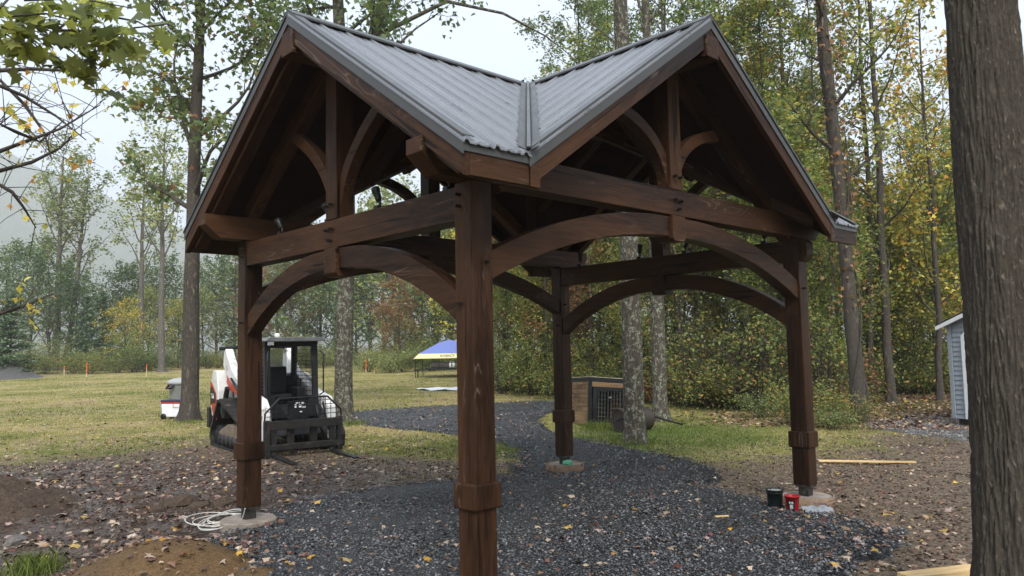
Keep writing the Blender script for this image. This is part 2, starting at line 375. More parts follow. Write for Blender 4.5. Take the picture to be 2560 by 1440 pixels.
for s in (-1, 1):                                        # valley flashing
    for d in (-1, 1):
        a = Vector((s*.03, d*.03, RH)); b = Vector((s*(EX+.03), d*(EY+.03), EH-(RH-EH)/EX*.03)); t = (b-a).normalized()
        mb = MB()
        for w0, w1, h0, h1 in ((-.052, -.009, .03, .026), (-.009, .009, .048, .048), (.009, .052, .026, .03)):
            pts = []
            for p in (a, b):
                for w, h in ((w0, h0), (w1, h1)):
                    # slide sideways on the two slopes
                    q = p + Vector((-s*w, d*w, 0)); q.z = p.z + abs(w)*KX*.98 + h; pts.append(q)
            mb.add(pts, [(0, 1, 3, 2)])
        for w in (-.009, .009):
            pts = []
            for p in (a, b):
                q = p + Vector((-s*w, d*w, 0)); pts += [(q.x, q.y, p.z+.024), (q.x, q.y, p.z+.049)]
            mb.add(pts, [(0, 1, 3, 2)])
        mb.build('valley_flashing', M['trim'], pav)
# small flood lights standing on the tie beams
def spot(x, y, z, tilt, rz, label):
    t = tag(empty('flood_light', (x, y, z), rz), label, 'light', 'small flood lights on the tie beams')
    MB().box(-.045, .045, -.03, .03, 0, .035).build('junction_box', M['blackplastic'], t, .006)
    MB().tube([(0, 0, .03), (0, 0, .06), (0, .012, .08)], .011, 8).build('knuckle', M['blackplastic'], t)
    h = MB().lathe([(0, 0), (.02, 0), (.026, .02), (.03, .085), (.036, .09), (.036, .125), (.03, .125), (.028, .118), (0, .118)], 14).build('lamp_head', M['blackplastic'], t)
    h.matrix_local = Matrix.Translation((0, .012, .075)) @ Matrix.Rotation(R(tilt), 4, 'X')
for y, tl in ((-.62, -25), (1.07, -45), (.16, -38), (-1.52, 8)): spot(-SX, y, 2.837, tl, 0, {-.62: 'black flood light tilted back on the front tie beam, against the trees', 1.07: 'black flood light leaning on the front tie beam close to the left post', .16: 'black flood light tucked behind the king post on the front tie beam', -1.52: 'black flood light on the front tie beam right beside the front corner post'}[y])
for y, tl in ((1.37, 6), (.33, 8), (-.37, 30), (-1.43, 35)): spot(SX, y, 2.837, tl, 0, {1.37: 'upright black flood light on the far tie beam above the rear post', .33: 'upright black flood light on the far tie beam in front of the lichen tree', -.37: 'tilted black flood light on the far tie beam just past the king post', -1.43: 'tilted black flood light on the far tie beam next to the bucket-side post'}[y])
# footings
def rough_disc(name, r, z0, z1, label, cat, loc, mat=M['concrete'], seed=1):
    rn = random.Random(seed); n = 40; k = [1+rn.uniform(-.05, .05) for _ in range(n)]
    k = [(k[i-1]+k[i]+k[(i+1) % n])/3 for i in range(n)]
    vs = [(r*k[i]*math.cos(2*math.pi*i/n), r*k[i]*math.sin(2*math.pi*i/n), z) for z in (z0, z1-.012) for i in range(n)]+[(r*.96*k[i]*math.cos(2*math.pi*i/n), r*.96*k[i]*math.sin(2*math.pi*i/n), z1) for i in range(n)]
    fs = [(i, (i+1) % n, (i+1) % n+n, i+n) for i in range(n)]+[(i+n, (i+1) % n+n, (i+1) % n+2*n, i+2*n) for i in range(n)]+[tuple(range(2*n, 3*n))]
    return tag(MB().add(vs, fs).build(name, mat, None), label, cat)
def footing(k, top, r, form, label):
    x, y = corners[k]; t = tag(empty('footing', (x, y, 0)), label, 'footing')
    o = rough_disc('concrete_pier', r, -.15, top, None, None, None, seed=ord(k)); o.parent = t
    for kk in ('label', 'category'):
        if kk in o: del o[kk]
    if form:
        MB().lathe([(r*1.0, top-.14), (r*1.07, top-.14), (r*1.075, top+.012), (r*1.0, top+.012), (r*1.0, top-.14)], 32).build('form_ring', M['formwood'], t)
    return t
footing('A', .062, .26, False, 'flat concrete footing under the front corner post'); footing('B', .065, .27, False, 'flat concrete footing with a white cable coil beside it')
footing('C', .068, .25, True, 'round concrete footing in a brown form ring beneath the rear post'); footing('D', .068, .27, True, 'round concrete footing in a brown form ring beside the buckets')
# ------------------------------------------------------------------ ground
def sn(x, y, f, s):            # cheap smooth noise
    return (np.sin(x*f+s)*np.cos(y*f*1.13+s*2.1)+np.sin((x*.8+y*.6)*f*1.71+s*3.3)*.6+np.sin((x*.5-y*.9)*f*2.63+s*1.7)*.4)/2
def hz(x, y):
    x = np.asarray(x, float); y = np.asarray(y, float)
    d = np.hypot(x, y); far = np.clip((d-9)/40, 0, 1)
    h = sn(x, y, .35, 1)*.03*(.3+far*2)+sn(x, y, 1.7, 4)*.012
    mud = np.exp(-(((x+2.9)/2.2)**2+((y-4.6)/2.6)**2))       # churned mud by the left post
    h = h+mud*(sn(x, y, 4.1, 2)*.05+sn(x, y, 9.5, 6)*.02-.02)
    rut = np.exp(-(((x-7.5)/3.0)**2+((y+1.2)/1.6)**2)); h = h+rut*(sn(x, y, 3.7, 7)*.05+sn(x, y, 9, 8)*.02)
    core = np.exp(-((x/3.0)**2+(y/2.6)**2)**2)
    for cx_, cy_ in ((2.319, -1.776), (2.319, 1.776)): h = h-.075*np.exp(-(((x-cx_)**2+(y-cy_)**2)/.6**2))
    rise = np.clip(np.hypot(x+5.7, y+5.8)-14, 0, 110)*.0085      # the field climbs gently away
    return h*(1-core*.85)-.012+rise
def gz(x, y): return float(hz(x, y))
def G(px, py):
    """point of the ground seen at a position measured in the photograph"""
    d = _fw*1913.08+_r2*(px-1280)+_u2*(720-py); z = 0
    for _ in range(12):
        t = (z-CAMP.z)/d.z; q = CAMP+d*t; z = z*.4+gz(q.x, q.y)*.6
    return Vector((q.x, q.y, gz(q.x, q.y)))
def D(px, dist):
    """ground point at a bearing and a distance from the camera"""
    d = _fw*1913.08+_r2*(px-1280)+_u2*(720-900); d.z = 0; q = CAMP+d.normalized()*dist
    return Vector((q.x, q.y, gz(q.x, q.y)))
n = 420; u = np.linspace(-1, 1, n); w = np.sign(u)*(14*np.abs(u)+46*np.abs(u)**3+560*np.abs(u)**9)
gx, gy = np.meshgrid(w+1.0, w+3.0, indexing='ij'); gv = np.stack([gx, gy, hz(gx, gy)], -1).reshape(-1, 3)
ii, jj = np.meshgrid(np.arange(n-1), np.arange(n-1), indexing='ij'); a = (ii*n+jj).ravel()
gf = np.stack([a, a+n, a+n+1, a+1], 1).ravel()
def ground_mat():
    t = NT('ground'); v = t.vec(); g = t.n('ShaderNodeSeparateXYZ'); t.l(t.tc.outputs['Object'], g.inputs[0]); X, Y = g.outputs[0], g.outputs[1]
    big = t.noise(v, .33, 5, .6); med = t.noise(v, 1.6, 6, .65); fine = t.noise(v, 22, 5, .7); vfine = t.noise(v, 95, 3, .7)
    sub = lambda x, y: t.math('SUBTRACT', x, y)
    def gauss(cx, cy, rx, ry):
        dx = t.math('DIVIDE', sub(X, cx), rx); dy = t.math('DIVIDE', sub(Y, cy), ry)
        r = t.math('ADD', t.math('MULTIPLY', dx, dx), t.math('MULTIPLY', dy, dy)); return t.math('POWER', 2.718, t.math('MULTIPLY', r, -1))
    # worn ground round the building and towards the camera, dirt track at the right
    worn = t.math('ADD', t.math('ADD', gauss(-1.5, 1.0, 6.0, 6.0), t.math('MULTIPLY', gauss(8, -4, 7.5, 4.4), 1.1)), gauss(-4, 5, 4.4, 4.6))
    worn = t.math('ADD', worn, t.math('MULTIPLY', gauss(.5, 7.0, 1.5, 2.0), .5))
    worn = sub(worn, t.math('MULTIPLY', gauss(5.6, 2.8, 2.6, 2.2), 1.2)); worn = sub(worn, t.math('MULTIPLY', gauss(2.8, 6.0, 1.5, 1.9), 1.0))
    k = t.math('ADD', worn, t.math('MULTIPLY', sub(med, .5), 1.5)); k = t.math('ADD', k, t.math('MULTIPLY', sub(big, .5), 1.0)); dirt = t.ramp(k, (.3, 0), (.66, 1))
    straw = t.math('ADD', big, t.math('MULTIPLY', sub(med, .5), .8))
    grass = t.ramp(straw, (.36, (.24, .25, .06)), (.48, (.44, .38, .13)), (.58, (.62, .48, .24)), (.70, (.36, .25, .15)))
    grass = t.mix(t.ramp(fine, (.35, .75), (.65, 0)), grass, (.075, .075, .028))
    lush = t.math('MULTIPLY', gauss(6.6, 3.4, 2.6, 1.8), .85); grass = t.mix(lush, grass, (.115, .17, .03))
    mudn = t.math('ADD', gauss(-3.6, 4.4, 4.6, 4.2), t.math('MULTIPLY', gauss(8.6, -1.6, 3, 1.6), .45))
    dry = t.ramp(fine, (.32, (.075, .052, .036)), (.5, (.19, .14, .098)), (.68, (.36, .28, .19)))
    mud = t.ramp(t.math('ADD', t.math('MULTIPLY', fine, .6), t.math('MULTIPLY', t.noise(v, 5.5, 7, .7), .4)), (.36, (.026, .016, .011)), (.5, (.085, .056, .040)), (.64, (.20, .145, .105)))
    mm = t.ramp(t.math('ADD', mudn, t.math('MULTIPLY', sub(med, .5), .9)), (.3, 0), (.62, 1))
    dcol = t.mix(mm, dry, mud)
    c = t.mix(dirt, grass, dcol)
    wood = t.ramp(t.math('ADD', gauss(15, .5, 5.5, 3.2), t.math('MULTIPLY', sub(med, .5), .5)), (.3, 0), (.6, 1))
    c = t.mix(wood, c, t.ramp(fine, (.35, (.06, .035, .022)), (.6, (.17, .095, .06))))
    c = t.mix(t.ramp(vfine, (.35, .5), (.6, 0)), c, (.03, .024, .018))
    wet = t.math('MULTIPLY', t.math('MULTIPLY', mm, dirt), t.ramp(t.noise(v, 2.6, 4), (.44, 0), (.56, 1)))
    t.bump(t.math('ADD', t.math('ADD', t.math('MULTIPLY', fine, .7), t.math('MULTIPLY', vfine, .3)), t.math('MULTIPLY', t.noise(v, 6, 5, .6), 1.2)), .06, .9)
    t.l(t.ramp(wet, (0, .12), (1, .6)), t.b.inputs['Specular IOR Level'])
    return t.set(Base_Color=c, Roughness=t.mix(wet, (.85, .85, .85), (.16, .16, .16)))
M['ground'] = ground_mat()
g = link('ground', np_mesh('ground', gv, gf, [4]*(len(gf)//4), M['ground'], smooth=True)); tag(g, kind='structure')
# ------------------------------------------------------------------ gravel
def in_poly(px, py, poly):
    px, py = np.asarray(px), np.asarray(py); c = np.zeros(px.shape, bool); j = len(poly)-1
    for i in range(len(poly)):
        xi, yi = poly[i]; xj, yj = poly[j]
        c ^= ((yi > py) != (yj > py)) & (px < (xj-xi)*(py-yi)/(yj-yi+1e-12)+xi); j = i
    return c
PAD = [(-3.4, -3.6), (-3.3, .2), (-3.05, 1.15), (-2.5, 1.75), (-1.9, 2.3), (-1.3, 2.6), (-.4, 2.55), (.65, 2.35), (1.5, 1.75), (2.4, 1.25), (2.5, .2), (2.3, -.8), (2.0, -1.55), (1.95, -2.3), (1.65, -3.0), (1.0, -3.25), (.3, -3.15), (-.5, -3.2), (-1.6, -3.6)]
DRIVE = [(1.3, 2.0), (2.3, 2.65), (3.6, 4.1), (4.0, 5.6), (3.9, 7.2), (3.9, 9.3), (3.6, 11.6), (5.2, 12.8), (9.0, 12.2), (11.6, 10.8), (10.6, 9.3), (8.2, 7.9), (6.4, 6.5), (5.1, 4.3), (4.7, 2.6), (4.2, 1.1), (3.4, -.1), (2.6, -.6), (2.3, .3), (2.2, 1.3)]
SHEDPAD = [(8.8, -1.6), (9.3, .1), (10.6, 1.0), (12.6, .6), (15.0, -2.6), (13.6, -5.0), (10.6, -4.4), (9.0, -3.0)]
def dense(poly, it=3):
    for _ in range(it): poly = [q for i in range(len(poly)) for q in ((poly[i][0]*.75+poly[(i+1) % len(poly)][0]*.25, poly[i][1]*.75+poly[(i+1) % len(poly)][1]*.25), (poly[i][0]*.25+poly[(i+1) % len(poly)][0]*.75, poly[i][1]*.25+poly[(i+1) % len(poly)][1]*.75))]
    return poly
def gravel_mat(name, dark, light, pale):
    t = NT(name); v = t.vec(); vo = t.n('ShaderNodeTexVoronoi'); vo.inputs['Scale'].default_value = 42; t.l(v, vo.inputs['Vector'])
    n = t.noise(v, 2.2, 4); sp = t.n('ShaderNodeSeparateColor'); t.l(vo.outputs['Color'], sp.inputs[0])
    c = t.ramp(sp.outputs[0], (.0, dark), (.75, light), (1, pale)); c = t.mix(t.ramp(vo.outputs['Distance'], (.25, 0), (.6, .85)), c, [x*.25 for x in dark])
    t.bump(t.ramp(vo.outputs['Distance'], (0, 1), (.6, 0)), .03)
    return t.set(Base_Color=c, Roughness=t.ramp(n, (.3, .32), (.7, .6)))
M['gravel'] = gravel_mat('dark_gravel', (.025, .0255, .027), (.075, .077, .081), (.21, .21, .21))
M['palegravel'] = gravel_mat('pale_gravel', (.15, .14, .135), (.30, .29, .28), (.45, .43, .41))
def stone_mat(name, stops):
    t = NT(name); a = t.n('ShaderNodeAttribute', attribute_name='rnd'); v = t.vec()
    c = t.ramp(a.outputs['Fac'], *stops); n = t.noise(v, 60, 3)
    return t.set(Base_Color=t.mix(t.ramp(n, (.3, .35), (.7, 0)), c, (.02, .02, .022)), Roughness=t.ramp(n, (.3, .28), (.7, .5)))
M['stone'] = stone_mat('gravel_stones', ((0, (.024, .0245, .026)), (.5, (.076, .078, .082)), (.88, (.17, .172, .177)), (.98, (.28, .28, .275)), (1, (.5, .49, .47))))
M['palestone'] = stone_mat('pale_stones', ((0, (.12, .115, .11)), (.5, (.24, .23, .22)), (1, (.5, .48, .46))))
def edge_rough(poly, seed, amp=.09):
    rn = random.Random(seed); return [(x+rn.uniform(-amp, amp), y+rn.uniform(-amp, amp)) for x, y in poly]
def pad(name, poly, mat, hgt, seed):
    poly = edge_rough(dense(poly), seed); xs = [p[0] for p in poly]; ys = [p[1] for p in poly]
    st = .11; X, Y = np.meshgrid(np.arange(min(xs), max(xs)+st, st), np.arange(min(ys), max(ys)+st, st), indexing='ij')
    ins = in_poly(X, Y, poly); k = ins.astype(float)
    for _ in range(5): k = (k+np.roll(k, 1, 0)+np.roll(k, -1, 0)+np.roll(k, 1, 1)+np.roll(k, -1, 1))/5
    Z = hz(X, Y)+np.clip((k-.45)*2, -.3, 1)*hgt+sn(X, Y, 2.3, 5)*.008*k
    keep = k > .3; idx = -np.ones(X.shape, int); idx[keep] = np.arange(keep.sum())
    q = np.stack([idx[:-1, :-1], idx[1:, :-1], idx[1:, 1:], idx[:-1, 1:]], -1).reshape(-1, 4); q = q[(q >= 0).all(1)]
    o = link(name, np_mesh(name, np.stack([X[keep], Y[keep], Z[keep]], 1), q.ravel(), [4]*len(q), mat, smooth=True)); tag(o, kind='structure')
    return poly, (xs, ys, hgt)
def height_in(poly, x, y, hgt): return hz(x, y)+hgt
OCT = np.array([(1, 0, 0), (0, 1, 0), (-1, 0, 0), (0, -1, 0), (0, 0, 1), (0, 0, -1)], float)
OCF = np.array([(0, 1, 4), (1, 2, 4), (2, 3, 4), (3, 0, 4), (1, 0, 5), (2, 1, 5), (3, 2, 5), (0, 3, 5)])
def stones(name, pts, sizes, mat, seed, flat=.55):
    rg = np.random.default_rng(seed); N = len(pts)
    v = OCT[None]*rg.uniform(.55, 1.2, (N, 6, 1))*np.stack([rg.uniform(.7, 1.5, N), rg.uniform(.6, 1, N), rg.uniform(flat*.6, flat*1.2, N)], 1)[:, None, :]
    a = rg.uniform(0, 6.28, N); ca, sa = np.cos(a)[:, None], np.sin(a)[:, None]; ti = rg.uniform(-.5, .5, N)[:, None]
    x = v[:, :, 0]*ca-v[:, :, 1]*sa; y = v[:, :, 0]*sa+v[:, :, 1]*ca; z = v[:, :, 2]+x*ti
    v = np.stack([x, y, z], -1)*sizes[:, None, None]+pts[:, None, :]
    f = (OCF[None]+(np.arange(N)*6)[:, None, None]).reshape(-1)
    me = np_mesh(name, v.reshape(-1, 3), f, [3]*(N*8), mat, np.repeat(rg.random(N), 8))
    return link(name, me)
def scatter(poly, N, seed, bias=None):
    rg = np.random.default_rng(seed); xs = [p[0] for p in poly]; ys = [p[1] for p in poly]; out = np.zeros((0, 2))
    while len(out) < N:
        p = np.stack([rg.uniform(min(xs), max(xs), N*3), rg.uniform(min(ys), max(ys), N*3)], 1); p = p[in_poly(p[:, 0], p[:, 1], poly)]
        if bias is not None: p = p[rg.random(len(p)) < bias(p)]
        out = np.concatenate([out, p])
    return out[:N]
POLYS = {}
for nm, poly, mat, h, sd_ in (('gravel_pad', PAD, M['gravel'], .045, 3), ('gravel_drive', DRIVE, M['gravel'], .03, 5), ('gravel_apron', SHEDPAD, M['palegravel'], .02, 7)):
    POLYS[nm], _ = pad(nm, poly, mat, h, sd_)
nearb = lambda p: np.clip(6/np.hypot(p[:, 0]+5.7, p[:, 1]+5.8), .12, 1)**1.3
p2 = scatter(edge_rough(dense(PAD), 11, .16), 42000, 1, nearb); rg = np.random.default_rng(5)
o = stones('gravel_stones', np.column_stack([p2, hz(p2[:, 0], p2[:, 1])+.043+rg.uniform(-.004, .008, len(p2))]), rg.uniform(.011, .021, len(p2)), M['stone'], 2); tag(o, 'loose dark grey crushed stones covering the pad', 'gravel', kind='stuff')
p2 = scatter(edge_rough(dense(DRIVE), 12, .2), 16000, 3)
o = stones('drive_stones', np.column_stack([p2, hz(p2[:, 0], p2[:, 1])+.03]), rg.uniform(.014, .026, len(p2)), M['stone'], 4); tag(o, 'loose dark grey stones covering the drive towards the field', 'gravel', kind='stuff')
p2 = scatter(edge_rough(dense(SHEDPAD), 13, .2), 5000, 6)
o = stones('apron_stones', np.column_stack([p2, hz(p2[:, 0], p2[:, 1])+.02]), rg.uniform(.016, .03, len(p2)), M['palestone'], 6); tag(o, 'loose pale grey stones round the shed', 'gravel', kind='stuff')
# ------------------------------------------------------------------ vegetation
def leaf_mat(name, stops, trans=.35, objvar=.18, gloss=.42):
    t = NT(name); a = t.n('ShaderNodeAttribute', attribute_name='rnd'); oi = t.n('ShaderNodeObjectInfo')
    f = t.math('ADD', a.outputs['Fac'], t.math('MULTIPLY', t.math('SUBTRACT', oi.outputs['Random'], .5), objvar*2), True)
    c = t.ramp(f, *stops); t.set(Base_Color=c, Roughness=gloss)
    tr = t.n('ShaderNodeBsdfTranslucent'); t.l(t.mix(.5, c, (1, .95, .5), 'MULTIPLY'), tr.inputs[0])
    m = t.n('ShaderNodeMixShader'); m.inputs[0].default_value = trans; t.l(t.b.outputs[0], m.inputs[1]); t.l(tr.outputs[0], m.inputs[2]); t.l(m.outputs[0], t.out.inputs[0])
    return t.mat
L = {}
L['maple'] = leaf_mat('maple_leaves', ((0, (.09, .14, .06)), (.5, (.16, .22, .09)), (.93, (.27, .32, .11)), (.985, (.50, .36, .09)), (1, (.30, .14, .07))), .4, .1)
L['farpine'] = leaf_mat('far_pine_needles', ((0, (.055, .10, .055)), (.6, (.11, .175, .085)), (1, (.20, .26, .12))), .15)
L['fardark'] = leaf_mat('far_dark_leaves', ((0, (.055, .10, .045)), (.6, (.12, .185, .07)), (1, (.22, .27, .09))), .35)
L['over'] = leaf_mat('overhead_leaves', ((0, (.14, .165, .07)), (.6, (.30, .33, .11)), (1, (.52, .54, .12))), .6, .45)
L['olive'] = leaf_mat('olive_leaves', ((0, (.10, .155, .05)), (.5, (.21, .275, .075)), (.85, (.36, .39, .11)), (.98, (.62, .52, .12)), (1, (.5, .3, .09))), .45)
L['yellow'] = leaf_mat('yellow_leaves', ((0, (0.130, 0.156, 0.046)), (.4, (0.286, 0.299, 0.065)), (.72, (0.598, 0.494, 0.091)), (.94, (0.720, 0.598, 0.104)), (1, (0.650, 0.325, 0.078))))
L['dark'] = leaf_mat('dark_leaves', ((0, (.05, .09, .038)), (.6, (.11, .165, .06)), (1, (.22, .26, .085))), .35)
L['rust'] = leaf_mat('rust_leaves', ((0, (.12, .11, .045)), (.4, (.24, .15, .065)), (.8, (.34, .18, .09)), (1, (.42, .17, .09))))
L['pale'] = leaf_mat('pale_leaves', ((0, (0.142, 0.189, 0.075)), (.6, (0.264, 0.311, 0.113)), (1, (0.490, 0.471, 0.151))))
L['pine'] = leaf_mat('pine_needles', ((0, (0.056, 0.104, 0.056)), (.6, (0.113, 0.179, 0.091)), (1, (0.208, 0.264, 0.122))), .15)
L['shrub'] = leaf_mat('shrub_leaves', ((0, (.085, .135, .042)), (.5, (.195, .25, .07)), (.94, (.34, .35, .10)), (1, (.5, .28, .09))), .45)
def bark_mat(name, dark, light, lichen=None, lk=.55, scale=1.0, stretch=.22, disp=.03):
    t = NT(name); v0 = t.vec((1, 1, stretch), rnd=True)
    wv = t.n('ShaderNodeTexNoise'); wv.inputs['Scale'].default_value = 5; wv.inputs['Detail'].default_value = 2; t.l(t.vec((1, 1, .6), rnd=True), wv.inputs['Vector'])
    ad = t.n('ShaderNodeVectorMath', operation='SCALE'); t.l(wv.outputs['Color'], ad.inputs[0]); ad.inputs['Scale'].default_value = .07
    va = t.n('ShaderNodeVectorMath', operation='ADD'); t.l(v0, va.inputs[0]); t.l(ad.outputs[0], va.inputs[1]); v = va.outputs[0]
    rd = t.n('ShaderNodeTexNoise', noise_type='RIDGED_MULTIFRACTAL'); rd.inputs['Scale'].default_value = 16*scale; rd.inputs['Detail'].default_value = 4; rd.inputs['Roughness'].default_value = .45; t.l(v, rd.inputs['Vector'])
    n = t.noise(t.vec((1, 1, .5), rnd=True), 26*scale, 7, .7); rg_ = t.ramp(rd.outputs[0], (.15, 0), (1.0, 1)); h = t.math('ADD', t.math('MULTIPLY', rg_, .65), t.math('MULTIPLY', n, .6))
    big = t.noise(t.vec((1, 1, .35), rnd=True), 1.6, 4)
    c = t.ramp(h, (.28, [x*.3 for x in dark]), (.55, dark), (.85, light)); c = t.mix(t.math('MULTIPLY', t.ramp(big, (.35, 0), (.7, 1)), .45), c, [x*.55 for x in dark])
    if lichen:
        v3 = t.vec((1, 1, .8), rnd=True); li = t.ramp(t.noise(v3, 11, 8, .75), (lk, 0), (lk+.06, 1)); li2 = t.ramp(t.noise(v3, 30, 4, .6), (.42, 0), (.55, 1))
        c = t.mix(t.math('MULTIPLY', t.math('MULTIPLY', li, li2), .75), c, lichen)
    t.bump(h, disp, .9); return t.set(Base_Color=c, Roughness=.85)
M['bark'] = bark_mat('bark', (0.149, 0.126, 0.102), (0.298, 0.263, 0.210), (.38, .41, .30), .62)
M['barklichen'] = bark_mat('lichen_bark', (0.149, 0.123, 0.096), (0.315, 0.271, 0.219), (.30, .33, .24), .50)
M['barkdark'] = bark_mat('dark_bark', (0.18, 0.15, 0.118), (0.38, 0.325, 0.26), (.36, .37, .28), .62, 2.4, .4, .05)
M['barkpale'] = bark_mat('pale_bark', (0.263, 0.236, 0.201), (0.455, 0.420, 0.367), None, .5, 1, .3, .01)
M['twig'] = plain('twig_bark', (.06, .05, .042), .8)
MAPLE = np.array([(0, -.12), (.16, -.34), (.22, -.16), (.46, -.22), (.34, .02), (.52, .26), (.26, .22), (.16, .30), (.0, .62), (-.16, .30), (-.26, .22), (-.52, .26), (-.34, .02), (-.46, -.22), (-.22, -.16), (-.16, -.34)])
STAR = np.array([(0, -.3), (.2, -.1), (.5, -.05), (.27, .15), (.0, .55), (-.27, .15), (-.5, -.05), (-.2, -.1)])
DIAM = np.array([(0, -.5), (.3, -.02), (0, .5), (-.3, .02)])
OVAL = np.array([(0, -.5), (.2, -.22), (.24, .12), (0, .5), (-.24, .12), (-.2, -.22)])
def leaves(cen, size, rg, tpl, tilt=.7, curl=.25, droop=0.):
    """flat leaves with a little curl; returns verts (N,k,3)"""
    N = len(cen); k = len(tpl); x = tpl[None, :, 0]*size[:, None]; y = tpl[None, :, 1]*size[:, None]
    z = -(x*x)/np.maximum(size, 1e-4)[:, None]*rg.uniform(-.3, 1.2, (N, 1))*curl*4 - (y*y)/np.maximum(size, 1e-4)[:, None]*rg.uniform(-.3, 1, (N, 1))*curl*2
    a = rg.normal(droop, tilt, (N, 1)); y, z = y*np.cos(a)-z*np.sin(a), y*np.sin(a)+z*np.cos(a)
    b = rg.normal(0, tilt, (N, 1)); x, z = x*np.cos(b)+z*np.sin(b), -x*np.sin(b)+z*np.cos(b)
    c = rg.uniform(0, 6.283, (N, 1)); x, y = x*np.cos(c)-y*np.sin(c), x*np.sin(c)+y*np.cos(c)
    return np.stack([x, y, z], -1)+cen[:, None, :]
def leaf_me(name, cen, size, rg, tpl, mat, tilt=.7, curl=.25, droop=0., rnd=None):
    v = leaves(cen, size, rg, tpl, tilt, curl, droop); N, k, _ = v.shape
    return np_mesh(name, v.reshape(-1, 3), np.arange(N*k), [k]*N, mat, rg.random(N) if rnd is None else rnd)
class Tree:
    """limbs, branches and twigs as tapered tubes; collects where leaves hang"""
    def __init__(s, seed): s.rn = random.Random(seed); s.rg = np.random.default_rng(seed); s.mb = MB(); s.tr = MB(); s.pt = []
    def path(s, p, d, L, n, wob, up=0.):
        pts = [p.copy()]; d = d.normalized()
        for i in range(n):
            d = (d+Vector((s.rn.gauss(0, wob), s.rn.gauss(0, wob), s.rn.gauss(0, wob)+up))).normalized(); pts.append(pts[-1]+d*(L/n))
        return pts
    def trunk(s, pts, rad, n=14, flare=1.6):
        k = len(pts); rad = list(rad); s.tr.tube(pts, rad, n); s.tp = [Vector(p) for p in pts]; s.trd = rad
        if flare:
            p = s.tp[0]; d = (s.tp[1]-s.tp[0]).normalized()
            r = rad[0]; prof = [(r*flare, -.08), (r*(1+(flare-1)*.45), .08), (r*(1+(flare-1)*.16), .25), (r*1.005, .55)]
            m = 18; vs = []; ph = [s.rn.uniform(0, 6.3) for _ in range(3)]
            for (q, z) in prof:
                for j in range(m):
                    a = 2*math.pi*j/m; w = 1+(q/r-1)*.6*math.sin(a*4+ph[0])+(q/r-1)*.35*math.sin(a*7+ph[1]); vs.append((p.x+q*w*math.cos(a)+d.x*z, p.y+q*w*math.sin(a)+d.y*z, p.z+z))
            s.tr.add(vs, [(i*m+j, i*m+(j+1) % m, (i+1)*m+(j+1) % m, (i+1)*m+j) for i in range(3) for j in range(m)], 0, True)
    def at(s, f):
        x = f*(len(s.tp)-1); i = min(int(x), len(s.tp)-2); t = x-i; return s.tp[i].lerp(s.tp[i+1], t), s.trd[i]*(1-t)+s.trd[i+1]*t
    def limb(s, p, d, L, r, lv=2, up=.05, subs=6, tw=4, leafstep=.14, bare=0.):
        pts = s.path(p, d, L, 7, .13, up); k = len(pts)
        (s.mb).tube(pts, [r*(1-.85*i/(k-1)) for i in range(k)], 7 if r > .05 else 5, 0, False)
        for q in range(subs):
            f = s.rn.uniform(.22+bare*.4, 1); x = f*(k-1); i = min(int(x), k-2); b = pts[i].lerp(pts[i+1], x-i); dd = (pts[i+1]-pts[i]).normalized()
            side = Vector((s.rn.gauss(0, 1), s.rn.gauss(0, 1), s.rn.gauss(.1, .6))); side = (side-dd*side.dot(dd)).normalized(); nd = dd*.75+side*.85
            l2 = L*s.rn.uniform(.25, .48)*(1.15-f*.5); s.branch(b, nd, l2, max(.007, r*.3*(1.1-f*.6)), tw, leafstep, up)
        s.branch(pts[-1], pts[-1]-pts[-2], L*.22, r*.16, tw, leafstep, up)
    def branch(s, p, d, L, r, tw, step, up=.05):
        pts = s.path(p, d, L, 4, .2, up); k = len(pts); s.mb.tube(pts, [r*(1-.8*i/(k-1)) for i in range(k)], 4, 0, False)
        for q in range(tw):
            f = s.rn.uniform(.2, 1); x = f*(k-1); i = min(int(x), k-2); b = pts[i].lerp(pts[i+1], x-i)
            side = Vector((s.rn.gauss(0, 1), s.rn.gauss(0, 1), s.rn.gauss(0, .5))).normalized(); nd = (pts[i+1]-pts[i]).normalized()*.6+side
            tl = L*s.rn.uniform(.35, .6); tp = s.path(b, nd, tl, 3, .25, up*.3-.04); s.mb.tube(tp, [r*.4, r*.33, r*.26, r*.15], 3, 0, False)
            m = max(2, int(tl/step))
            for j in range(m): s.pt.append(tp[0].lerp(tp[-1], s.rn.uniform(.2, 1.08)))
        for j in range(max(1, int(L/step*.5))): s.pt.append(pts[0].lerp(pts[-1], s.rn.uniform(.4, 1.05)))
    def foliage(s, mult, jit, size, mat, tpl, name='crown', tilt=.7, droop=0., rnd=None):
        P = np.array([tuple(p) for p in s.pt]); P = np.repeat(P, mult, 0); P = P+s.rg.normal(0, jit, P.shape)
        z = s.rg.uniform(size*.65, size*1.2, len(P)); return leaf_me(name, P, z, s.rg, tpl, mat, tilt, .22, droop, rnd)
    def make(s, name, label, cat, bark, leaf, parent_loc=(0, 0, 0), group=None):
        t = empty(name, parent_loc); tag(t, label, cat, group)
        s.tr.build('trunk', bark, t); s.mb.build('branches', bark, t)
        if leaf: link('crown', leaf, t)
        return t
